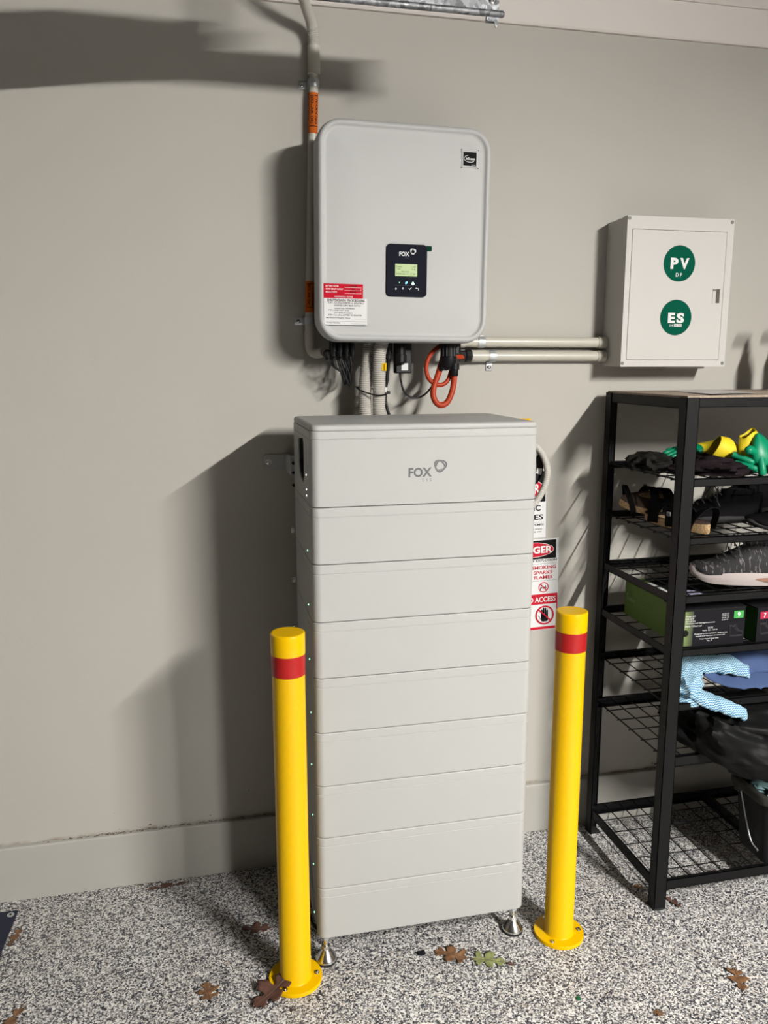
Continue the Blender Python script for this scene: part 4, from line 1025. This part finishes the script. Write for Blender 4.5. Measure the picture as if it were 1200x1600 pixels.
def shoe(label, cx, cy, cz, yaw, L, W, H, m_up, m_sole, sole_h, laces=None, group=None, insert=False, stripes=False, pitch=0, name='shoe', roll=0, ankle=1.0):
    X = place(cx, cy, cz, yaw, pitch, roll); t = thing(name, label, 'shoe', (cx, cy, cz), group)
    o = foot_outline(L, W, 48)
    def st(x): return sole_h * (1 + .30 * max(0, -x / (L / 2)) + .12 * math.cos(x / L * 9))   # toe at +x
    def lift(x): return .018 * max(0, (x - L * .28) / (L * .22)) ** 2
    mb = MB(X)
    rings = [[(x * .96, y * .95, lift(x)) for x, y in o], [(x * 1.0, y * 1.0, lift(x) + st(x) * .25) for x, y in o], [(x * 1.03, y * 1.05, lift(x) + st(x) * .55) for x, y in o], [(x * 1.01, y * 1.0, lift(x) + st(x)) for x, y in o]]
    mb.loft(rings, m_sole); so = mb.build('sole', t)
    if insert:
        mb = MB(X)
        for sgn in (-1, 1):
            top = []; bot = []
            for k in range(13):
                u = k / 12; x = -L * .42 + u * L * .34; yv = sgn * (W * .5 * (.86 + .28 * x / L) * 1.10 + .001)
                hh = .006 * math.sin(math.pi * u) + .0005
                top.append((x, yv, st(x) * .52 + hh)); bot.append((x, yv, st(x) * .52 - hh))
            mb.loft([top, bot], M_SOLEP, closed=False, cap0=False, cap1=False)
        mb.build('sole_insert', so)
    mb = MB(X); rings = []
    ns = 22
    for i in range(ns + 1):
        u = i / ns; u = 1 - (1 - u) ** 1.25; x = L * .49 - u * L * .975
        w = W * .49 * (.88 + .26 * (x / L)) * math.sqrt(max(.02, 1 - (abs(x) / (L * .5)) ** 5)) * (1 - .12 * max(0, u - .5))
        h = H * (.34 + .66 * min(1, max(0, (u - .12) / .46)) ** 1.1) * math.sqrt(max(.03, 1 - max(0, (.16 - u) / .16) ** 2)) 
        if u > .86:
            q_ = math.sqrt(max(.02, 1 - ((u - .86) / .14) ** 2)); w *= .55 + .45 * q_; x = x + L * .012 * (1 - q_); h *= .92 + .08 * q_
        b = lift(x) + st(x) * .9
        ring = []
        for k in range(21):
            a = math.pi * k / 20; yy = math.cos(a); zz = math.sin(a)
            nar = 1 - .38 * (max(0, zz) ** 2) * min(1, u * 1.6)
            ring.append((x, w * yy * nar, b + h * zz ** .75))
        ring += [(x, -w * .8, b - .004), (x, w * .8, b - .004)]
        rings.append(ring)
    mb.loft(rings, m_up); up = mb.build('upper', t)
    # opening for the foot
    mb = MB(X); xx = -L * .20; zt = st(xx) + H * .985
    mb.loft([[(xx + L * .17 * math.cos(a) * q, W * .20 * math.sin(a) * q, zt + dz - .10 * (xx + L * .17 * math.cos(a) + L * .2) * 0) for a in [2 * math.pi * j / 24 for j in range(24)]] for q, dz in ((1.15, -.008), (1.12, .006), (.92, .007), (.85, -.004))], m_up); mb.build('collar', up)
    mb = MB(X); mb.loft([[(xx + L * .17 * math.cos(a) * q, W * .20 * math.sin(a) * q, zt + dz) for a in [2 * math.pi * j / 24 for j in range(24)]] for q, dz in ((.93, .0055), (.5, .0045))], M_INK); mb.build('lining', up)
    if laces:
        mb = MB(X)
        for k in range(5):
            x = L * .02 + k * L * .055; h = st(x) + H * (.98 - k * .13)
            mb.tube(spline([(x - .004, -W * .22, h - .010), (x, -W * .08, h + .002), (x + .004, W * .08, h + .002), (x - .004, W * .22, h - .010)], 4), .0022, laces, n=6)
        mb.tube(spline([(L * .03, 0, st(0) + H), (L * .06, .03, st(0) + H + .012), (L * .08, .045, st(0) + H - .02), (L * .05, .05, st(0) + H - .04)], 6), .0018, laces, n=6)
        mb.tube(spline([(L * .03, 0, st(0) + H), (L * .05, -.03, st(0) + H + .010), (L * .10, -.045, st(0) + H - .015), (L * .12, -.048, st(0) + H - .045)], 6), .0018, laces, n=6)
        mb.build('laces', t)
    if stripes:
        mb = MB(X)
        for k in range(3):
            x = -.01 + k * .020
            for sgn in (-1, 1):
                pts = []
                for q in range(7):
                    a = math.pi * (.08 + .34 * q / 6); u = (L * .49 - x) / (L * .985)
                    w = W * .49 * (.88 + .26 * (x / L)); h = H * (.34 + .66 * min(1, max(0, (u - .12) / .46)) ** 1.1)
                    pts.append((x - .016 * q / 6, sgn * (w * math.cos(a) * (1 - .38 * math.sin(a) ** 2) + .0012), st(x) * .9 + h * math.sin(a) ** .75 + .001))
                mb.tube(spline(pts, 3), .0042, M_SHOEL, n=6, flat=.5)
        mb.build('stripe', t)
    return t
shoe('black laced shoe directly behind the sandal with the front heel', 1.505, -.250, z, 162, .26, .095, .070, M_SHOE, M_RUB, .018, M_SHOEL, 'black shoes on the second mesh shelf')
shoe('black shoe with grey laces standing nearest the shelf front edge', 1.640, -.395, z, 176, .28, .098, .068, M_SHOE, M_RUB, .018, M_SHOEL, 'black shoes on the second mesh shelf')
shoe('black shoe with grey stripes at the right of the second mesh shelf', 1.640, -.142, z, 176, .27, .095, .082, M_SHOE, M_RUB, .018, None, 'black shoes on the second mesh shelf', stripes=True)
z = SH[2]
shoe('black and grey running shoe with thick white and peach sole', 1.512, -.365, z, 158, .285, .098, .088, MATS['streaky_knit'], M_SOLEW, .034, M_SHOEL, None, insert=True, name='running_shoe')
shoe('pale soled running shoe at the far right behind the black and grey one', 1.66, -.30, z, 160, .27, .095, .075, mat('mauve_mesh', (.10, .08, .085), .8), M_SOLEW, .030, M_SHOEL, None, name='running_shoe')

# shoe boxes on the fourth shelf
z = SH[3]
def shoebox(label, x0, x1, y0, y1, z0, h, num, tagm, shear, full):
    X = Matrix.Translation(((x0 + x1) / 2, (y0 + y1) / 2, z0)) @ Matrix.Rotation(math.radians(shear), 4, 'Z')
    w, d = x1 - x0, y1 - y0
    t = thing('shoe_box', label, 'shoe box', ((x0 + x1) / 2, (y0 + y1) / 2, z0), 'shoe boxes')
    mb = MB(X); e_ = .0012
    mb.box(-w / 2 + e_, w / 2 - e_, -d / 2 + e_, d / 2 - e_, 0, h - .004, M_GRNBOX if full else M_GRNSHADE)
    mb.box(-w / 2 + e_, w / 2 - e_, -d / 2 + .0004, -d / 2 + e_, 0, h - .004, M_BLKBOX)
    mb.build('carton', t)
    mb = MB(X)
    gm = M_GRNBOX if full else M_GRNSHADE; mb.box(-w / 2, -w / 2 + .064, -d / 2 + .10, d / 2, h - .003, h, gm); mb.box(-w / 2, -w / 2 + .064, -d / 2, -d / 2 + .10, h - .003, h, M_BLKBOX); mb.box(-w / 2 + .064, w / 2, -d / 2, d / 2, h - .003, h, M_BLKBOX)
    mb.box(-w / 2 + .022, -w / 2 + .060, -d / 2 + .06, d / 2 - .05, h, h + .0006, M_LWHITE if full else M_BLKBOX)
    mb.build('lid', t)
    mb = MB(X); y = -d / 2 - .0001
    if full:
        # pale green edge band wrapping round the left of the end
        for k in range(8):
            a0 = -w / 2 + .004 * k
            mm = mat('fade_green_%d' % k, tuple(c * (1 - k / 8) + b * (k / 8) for c, b in zip((.20, .27, .09), (.020, .019, .022))), .6)
            mb.box(a0 + .0005, a0 + .0045, y - .0003, y, .003, h - .006, mm)
        mb.disc(-w / 2 + .0095, .040, y, .0098, M_INK, .0009)
        y -= .0008
        for txt, a, b, zz in (('Women US 9', .008, .037, .086), ('EUR 41 M', .008, .033, .079), ('UK 7 / CM 25.5', .008, .038, .072), ('Waterproof hiking boot mid', .008, .098, .0655), ('Black / Charcoal', .008, .058, .058), ('SIZE', .078, .094, .050), ('Style No. 2214', .062, .108, .043), ('Designed for the outdoors, made to last', .038, .140, .0335), ('tested in all weathers on every trail', .042, .132, .027), ('Keep dry and clean often', .056, .114, .0185), ('No. 71', .078, .094, .0125)):
            mb.text(txt, -w / 2 + a, -w / 2 + b, zz, zz + .0045, y, M_WINK, .0)
        for k, zz in enumerate((.088, .0825, .077, .071)): mb.text('Art. No. 117', -w / 2 + .120, -w / 2 + .1415 - .002 * (k == 3), zz, zz + .0036, y, M_WINK, .0)
    tx = -w / 2 + (.157 if full else .010)
    mb.rect(tx, tx + .030, h - .033, h - .012, y, tagm, .0006)
    mb.text(num, tx + .011, tx + .019, h - .0295, h - .0155, y - .001, M_WINK, .02)
    # boot line drawing
    bx, bz = -w / 2 + (.146 if full else .012), .022
    pts = [(0, .030), (.002, .004), (.004, .0), (.038, .0), (.042, .004), (.041, .011), (.030, .015), (.022, .024), (.020, .032), (.010, .029), (0, .030)]
    for dd in ((0, 0), (0, .003)): mb.tube([(bx + p[0], y - .0003, bz + p[1] + dd[1]) for p in pts], .0005, M_SHOEL, n=4)
    for k in range(4): mb.tube([(bx + .010 + .004 * k, y - .0003, bz + .028 - .004 * k), (bx + .020 + .004 * k, y - .0003, bz + .028 - .0045 * k)], .0005, M_SHOEL, n=4)
    mb.build('printed_end', t)
    if full:
        mb = MB(X); xs = -w / 2 + .0004
        fn = lambda u, v: (xs, u, v)
        mb.text('Outdoor', .150, .098, .050, .064, 0, M_GRLET, .0, fn=fn)
        mb.tube([(xs - .0002, .146, .066), (xs - .0002, .134, .080), (xs - .0002, .124, .072), (xs - .0002, .116, .068)], .0018, M_GRLET, n=4, flat=.3)
        for k, (a, b) in enumerate(((.085, .020), (.085, .026), (.085, .014), (.085, .030))): mb.text('waterproof and breathable'[:25 - 3 * k], a, b, .074 - .011 * k, .079 - .011 * k, 0, M_GRDIM, .0, fn=fn)
        mb.build('side_print', t)
M_GRNSHADE = mat('shaded_green_card', (.02, .05, .012), .7, spec=.1)  # darker copy of the green card, carries the shade between the boxes
M_GRLET = mat('pale_green_ink', (.35, .42, .22), .6); M_GRDIM = mat('dim_green_ink', (.15, .24, .06), .6)
shoebox('green sided shoe box with black end and green number 9 tag', 1.279, 1.474, -.452, -.125, z, .108, '9', M_GRTAG, -1.0, True)
shoebox('shoe box with red number 7 tag right of the number 9 box', 1.498, 1.686, -.452, -.140, z, .100, '7', M_REDTAG, 3.0, False)
mb = blob('', '', '', (1.33, -.40, SH[3] + .135), (.03, .035, .006), mat('lilac_tissue', (.45, .42, .60), .7), 9, .3, 5)
mb.alone('tissue_scrap', 'lilac scrap of tissue on top of the number 9 shoe box', 'paper')

# blue cloths on the fifth shelf: flattened creased strips
def strip(mb, pts, wid, thick, m, seed, n=26, flatdir=(0, 0, 1), fold=.25, freq=40):
    P = spline(pts, 9); rings = []; off = Vector((seed, seed * 2.3, 1.1))
    for i, p in enumerate(P):
        u = i / (len(P) - 1); tdir = (P[min(i + 1, len(P) - 1)] - P[max(i - 1, 0)]).normalized()
        fd = Vector(flatdir); nb = (fd - tdir * fd.dot(tdir)).normalized(); sd = tdir.cross(nb)
        w = wid(u) if callable(wid) else wid; h = thick(u) if callable(thick) else thick
        ring = []
        for k in range(n):
            a = 2 * math.pi * k / n; q = p + sd * w * math.cos(a) + nb * h * math.sin(a)
            s_ = noise.noise(q * freq + off); s2 = noise.noise(q * freq * 2.4 + off)
            f_ = 1 + fold * ((1 - abs(s_) * 3) * .7 + (1 - abs(s2) * 3) * .25)
            ring.append(p + (q - p) * f_)
        rings.append(ring)
    mb.loft(rings, m)
z = SH[4]
mb = MB()
strip(mb, [(1.292, -.39, z + .034), (1.305, -.395, z + .042), (1.330, -.40, z + .038), (1.350, -.40, z + .026)], lambda u: .055 * (.55 + .9 * math.sin(math.pi * min(1, u * .9 + .1))), lambda u: .040 * (.5 + .7 * math.sin(math.pi * (u * .8 + .1))), M_BLUEC, 3.3, n=40, flatdir=(0, 0, 1), fold=.30, freq=30)
strip(mb, [(1.285, -.430, z + .034), (1.315, -.452, z + .030), (1.355, -.478, z + .006), (1.400, -.500, z - .010), (1.438, -.506, z - .026), (1.452, -.508, z - .031)], lambda u: .026 - .006 * u, lambda u: .018 - .008 * u, M_BLUEC, 8.1, flatdir=(.2, -.5, .8), fold=.32, freq=34)
strip(mb, [(1.285, -.44, z + .018), (1.305, -.455, z + .008), (1.330, -.465, z + .008)], .026, .014, M_BLUEC, 5.5, flatdir=(0, -1, .6), fold=.3, freq=30)
strip(mb, [(1.330, -.36, z + .062), (1.375, -.36, z + .074), (1.42, -.38, z + .072), (1.475, -.40, z + .072), (1.52, -.405, z + .058)], lambda u: .034, lambda u: .014, M_BLUEC, 1.9, flatdir=(0, -.4, 1), fold=.3, freq=26)
mb.alone('cleaning_cloth', 'light blue chevron striped cloth drooping over the shelf front edge', 'cloth')
mb = MB()
strip(mb, [(1.400, -.39, z + .058), (1.435, -.41, z + .040), (1.49, -.43, z + .034), (1.55, -.43, z + .036), (1.62, -.42, z + .036)], lambda u: .022 + .016 * u, .007, M_BLUED, 4.4, flatdir=(0, -.5, 1), fold=.2, freq=20)
strip(mb, [(1.49, -.38, z + .062), (1.54, -.38, z + .070), (1.60, -.38, z + .066), (1.68, -.37, z + .05)], lambda u: .045, .020, M_BLUED, 7.4, flatdir=(0, -.4, 1), fold=.25, freq=20)
mb.alone('towel', 'darker blue terry towel right of the striped cloth', 'towel')

# black bag on the sixth shelf, bulging over the front beam
z = SH[5]
def bagwarp(p):
    # the left end is pulled up to the shelf above, the belly hangs in front of the beam
    u = max(0, min(1, (1.53 - p.x) / .26))
    p.z += .085 * u ** 1.2 * (1 if p.z < .55 else .45)
    p.y -= .010 * (1 - u)
    if p.y > -.486 and p.z < z + .003: p.z = z + .003 + (p.z - z) * .01   # rests on the mesh
    return p
mb = blob('', '', '', (1.600, -.415, .488), (.315, .165, .108), M_BAG, 4, .20, 4.2, rings=60, seg=90, power=.85, warp=bagwarp)
bag = mb.alone('black_bag', 'large crumpled black nylon bag bulging over the sixth shelf edge', 'bag')
mb = MB()
pts = [(1.276, 0, .575), (1.279, 0, .590), (1.284, 0, .574), (1.290, 0, .584), (1.289, 0, .570), (1.297, 0, .566), (1.302, 0, .578), (1.300, 0, .560), (1.308, 0, .566), (1.312, 0, .556), (1.318, 0, .563), (1.322, 0, .552), (1.330, 0, .556), (1.336, 0, .548)]

# tub on the bottom shelf
z = SH[6]
t = thing('plastic_tub', 'black plastic tub with wire handle on the bottom mesh shelf', 'tub', (1.76, -.40, z))
ZB = z + .001
def sh_(t_): return (0, 0)
mb = MB()
cy_ = -.405
rings = [(.030, ZB), (.026, ZB + .004), (.008, ZB + .19), (.004, ZB + .205), (.004, ZB + .215), (.012, ZB + .217), (.016, ZB + .19), (.034, ZB + .010)]
mb.rr('z', 1.765, cy_, .395, .185, .045, rings, M_BIN, seg=6)
mb.build('tub_body', t)
mb = MB()
mb.rr('z', 1.765, cy_, .415, .205, .05, [(.012, ZB + .196), (.002, ZB + .200), (0, ZB + .206), (0, ZB + .222), (.006, ZB + .227), (.016, ZB + .227), (.020, ZB + .216)], M_LID, seg=6, cap0=False, cap1=False)
mb.build('rim', t)
mb = MB(); xs = 1.5615
mb.tube(spline([(xs + .006, -.360, ZB + .205), (xs + .008, -.370, ZB + .190), (xs + .014, -.395, ZB + .110), (xs + .014, -.425, ZB + .055), (xs + .012, -.46, ZB + .045)], 8), .0022, M_CHROME, n=8)
mb.box(xs - .004, xs + .012, -.372, -.350, ZB + .188, ZB + .212, M_LID, .003)
mb.build('wire_handle', t)
mb = blob('', '', '', (1.70, -.40, ZB + .212), (.10, .06, .022), M_TEAL, 6, .3, 5)
mb.alone('paper_bag', 'teal and white crumpled wrapper sticking out of the tub', 'wrapper')

# ------------------------------------------------------------------ garage door rail at the top
t = thing('door_rail', 'galvanised steel rail end hanging below the ceiling at the top', 'rail', (-.3, -.45, 2.335))
mb = MB(); mb.box(-1.4, .700, -.452, -.449, 2.352, 2.415, M_GALV); mb.box(-1.4, .700, -.452, -.436, 2.413, 2.416, M_GALV); mb.build('rail_plate', t)
mb = MB(); mb.lathe((-1.4, -.452, 2.347), 'x', [(.0075, 0), (.0075, 2.108), (.005, 2.112)], M_GALV, n=14); mb.build('rolled_lip', t)
mb = MB(); mb.box(.672, .700, -.452, -.440, 2.331, 2.342, M_GALV); mb.add([(.688, -.453, 2.331), (.702, -.453, 2.331), (.693, -.453, 2.318), (.688, -.450, 2.331), (.702, -.450, 2.331), (.693, -.450, 2.318)], [(0, 1, 2), (3, 5, 4), (0, 2, 5, 3), (1, 4, 5, 2), (0, 3, 4, 1)], M_GALV); mb.build('end_tab', t)
mb = MB(); mb.lathe((.684, -.4525, 2.375), 'y', [(.0085, 0), (.0085, -.002), (.006, -.004)], M_STEEL, n=14); mb.box(.679, .689, -.4572, -.4564, 2.3742, 2.3758, M_INK); mb.box(.6842 - .0008, .6842 + .0008, -.4572, -.4564, 2.370, 2.380, M_INK); mb.build('screw', t)
mb = MB(); mb.box(.30, .33, -.44, -.41, 2.416, CEIL, M_GALV); mb.box(-.9, -.87, -.44, -.41, 2.416, CEIL, M_GALV); mb.build('hanger', t)
prof = [(-1.4, 2.20), (-.6, 2.250), (-.09, 2.303), (.10, 2.330), (.28, 2.347), (.34, 2.385), (.43, 2.430), (.44, 2.455), (.36, 2.474), (.02, 2.476), (-.09, 2.455), (-1.4, 2.42)]
mb = MB(); mb.loft([[(x, y, z) for x, z in prof] for y in (-.535, -.530)], M_GALV, smooth=False); mb.box(-.6, -.56, -.53, -.452, 2.36, 2.40, M_GALV); mb.box(.10, .14, -.53, -.452, 2.36, 2.40, M_GALV); mb.build('shadow_plate', t)  # unseen plate, its outline shaped to cast the broad shadow on the upper wall

# ------------------------------------------------------------------ leaves and bits on the floor
OAK = [(0, 0, 0), (.10, .02, .05), (.16, .11, .10), (.40, .08, .15), (.52, .20, .19), (.38, .25, .23), (.15, .31, .29), (.15, .38, .37), (.44, .40, .42), (.66, .57, .47), (.50, .60, .51), (.42, .69, .55), (.16, .64, .62), (.13, .73, .70), (.30, .78, .76), (.36, .93, .84), (.20, .91, .89), (.12, 1.0, .96), (0, 1.03, 1.0)]
def oak_outline(L, W, lobes, seed):
    """right and left outline points, each with the midrib height it springs from"""
    r = random.Random(seed); right = []; left = []
    for side, arr in ((1, right), (-1, left)):
        sc = [1 + r.uniform(-.22, .18) for _ in range(4)]; dy = [r.uniform(-.05, .05) for _ in range(4)]
        for x, y, m_ in OAK:
            q = min(3, int(m_ * 4)); far = x > .2
            arr.append((side * x * W * .80 * (sc[q] if far else 1), L * (y + (dy[q] if far else 0)), L * m_))
    return right, left
def leaf(label, x, y, yaw, L, W, m, seed, lobes=3, zb=0.0, curl=.18, tilt=0.0, stem=.4, group='fallen oak leaves'):
    r = random.Random(seed + 50)
    right, left = oak_outline(L, W, lobes, seed)
    t = thing('fallen_leaf', label, 'leaf', (x, y, zb), group)
    X = Matrix.Translation((x, y, zb)) @ Matrix.Rotation(math.radians(yaw), 4, 'Z') @ Matrix.Rotation(math.radians(tilt), 4, 'X')
    def zf(px, py):
        u = py / L; v = px / (W * .5)
        return .0015 + L * curl * (abs(v) ** 1.5 * .55 + (u - .5) ** 2 * .5 + .10 * math.sin(7 * u + 3 * v + seed)) * .6
    mb = MB(X); vs = []; fs = []
    n = len(right); q = 4
    for (rx, ry, rm), (lx, ly, lm) in zip(right, left):
        for k in range(-q, q + 1):
            s_ = abs(k) / q; (ex, ey) = (rx, ry) if k > 0 else (lx, ly)
            px = ex * s_; py = rm * (1 - s_) + ey * s_ - L / 2
            vs.append((px, py, zf(px, py + L / 2)))
    row = 2 * q + 1
    for i in range(n - 1):
        for k in range(row - 1): fs.append((i * row + k, i * row + k + 1, (i + 1) * row + k + 1, (i + 1) * row + k))
    mb.add(vs, fs, m, True); ob = mb.build('blade', t)
    md = ob.modifiers.new('thick', 'SOLIDIFY'); md.thickness = .0006; md.offset = 1
    mb = MB(X); pts = [(0, -L / 2 + L * (u - stem if u < 0 else u), 0) for u in (0,)]
    pts = [(0, -L / 2 - L * stem, .002 + L * .03), (L * .03, -L / 2 - L * stem * .5, .003), (0, -L / 2, zf(0, 0) + .0008)] + [(0, -L / 2 + L * u, zf(0, L * u) + .0008) for u in (.25, .5, .75, .95)]
    mb.tube(spline(pts, 4), lambda tt: .0011 * (1.1 - .7 * tt), M_DIRT, n=5); mb.build('stem', t)
    return t
LB, LD, LG = MATS['leaf_brown'], MATS['leaf_dark'], MATS['leaf_green']
leaf('brown leaf lying across the base plate of the left bollard', .118, -.557, 125, .115, .085, LD, 1, 3, .0125, .20, -8, .3)
leaf('small brown cross-shaped leaf on the floor left of the left bollard', -.041, -.507, 10, .060, .055, LB, 2, 2, 0, .15, 0, .25)
leaf('dark brown leaf on the floor behind the left bollard', .095, -.300, 80, .080, .050, LD, 3, 3, 0, .15, 0, .15)
leaf('curled brown leaf on the floor in front of the battery stack', .598, -.520, 60, .085, .075, LB, 4, 3, 0, .30, 0, .2)
leaf('pale green leaf on the floor right of the brown one', .690, -.562, 250, .085, .060, LG, 5, 3, 0, .16, 0, .05)
leaf('brown leaf alone on the floor at the lower right', 1.295, -.768, 160, .075, .050, LB, 6, 3, 0, .22, 0, .35)
leaf('reddish brown leaf behind the front left foot of the shelving', 1.302, -.462, 20, .050, .030, LD, 7, 2, 0, .5, 0, .0)
leaf('tan bit of leaf left of the front left foot of the shelving', 1.238, -.372, 70, .030, .024, LB, 8, 2, 0, .2, 0, 0)
leaf('small tan leaf scrap at the bottom edge below the right bollard', 1.034, -.822, 70, .024, .024, LB, 9, 2, 0, .2, 0, .1)
leaf('brown leaf half under the navy plate edge', -.560, -.185, 165, .070, .026, LB, 10, 2, 0, .15, 0, .1)
leaf('tan leaf at the bottom left corner of the view', -.505, -.500, 160, .090, .030, LB, 11, 3, 0, .15, 0, .1)
leaf('dry leaf under the bottom mesh shelf near its front', 1.578, -.378, 100, .060, .045, LB, 12, 3, 0, .2, 0, .1)
leaf('pinkish leaf under the bottom mesh shelf left of the dry one', 1.505, -.370, 60, .055, .045, LD, 13, 3, 0, .2, 0, .1)
leaf('thin brown leaf against the skirting left of the bollards', -.155, -.050, 95, .12, .022, LD, 14, 3, 0, .1, 0, .0)
leaf('tiny dark red leaf scrap right of the pale green leaf', .742, -.588, 60, .020, .016, LD, 15, 2, 0, .5, 0, .0)
mb = MB(); mb.box(.512, .532, -.503, -.490, 0, .006, M_BLKBOX, .001); mb.alone('plastic_scrap', 'tiny black plastic scrap on the floor before the battery stack', 'scrap')
mb = MB(); mb.tube([(.020, -.210, .004), (.036, -.245, .003), (.046, -.275, .0015)], .0012, M_DIRT, n=5); mb.alone('twig', 'thin dark twig on the floor behind the left bollard', 'twig')
mb = MB(); mb.box(.858, .868, -.742, -.732, 0, .005, mat('green_bit', (.01, .12, .05), .5), .001); mb.alone('green_scrap', 'tiny green scrap on the floor in front of the right bollard', 'scrap')
# navy plate at the left edge
t = thing('navy_plate', 'dark navy plate with corner screw lying at the left edge of the floor', 'plate', (-.75, -.22, 0))
X = Matrix.Translation((-.571, -.075, 0)) @ Matrix.Rotation(math.radians(0), 4, 'Z')
mb = MB(); mb.add([(-.575, -.070, z_) for z_ in (0, .004)] + [(-.95, -.005 - .060, z_) for z_ in (0, .004)] + [(-.95, -.36, z_) for z_ in (0, .004)] + [(-.590, -.36, z_) for z_ in (0, .004)], [(0, 1, 3, 2), (2, 3, 5, 4), (4, 5, 7, 6), (6, 7, 1, 0), (1, 7, 5, 3), (0, 2, 4, 6)], M_NAVY); mb.build('plate', t)
mb = MB(); mb.lathe((-.592, -.088, .004), 'z', [(.010, 0), (.010, .0012), (.004, .0016)], M_CHROME, n=18); mb.lathe((-.592, -.088, .0056), 'z', [(.0035, 0), (.0035, .0008)], M_INK, n=6); mb.build('screw', t)
mb = MB(); mb.add([(-.617, -.150, .0046), (-.70, -.150, .0046), (-.70, -.185, .0046), (-.622, -.185, .0046)], [(0, 1, 2, 3)], M_LWHITE); mb.build('white_lettering', t)
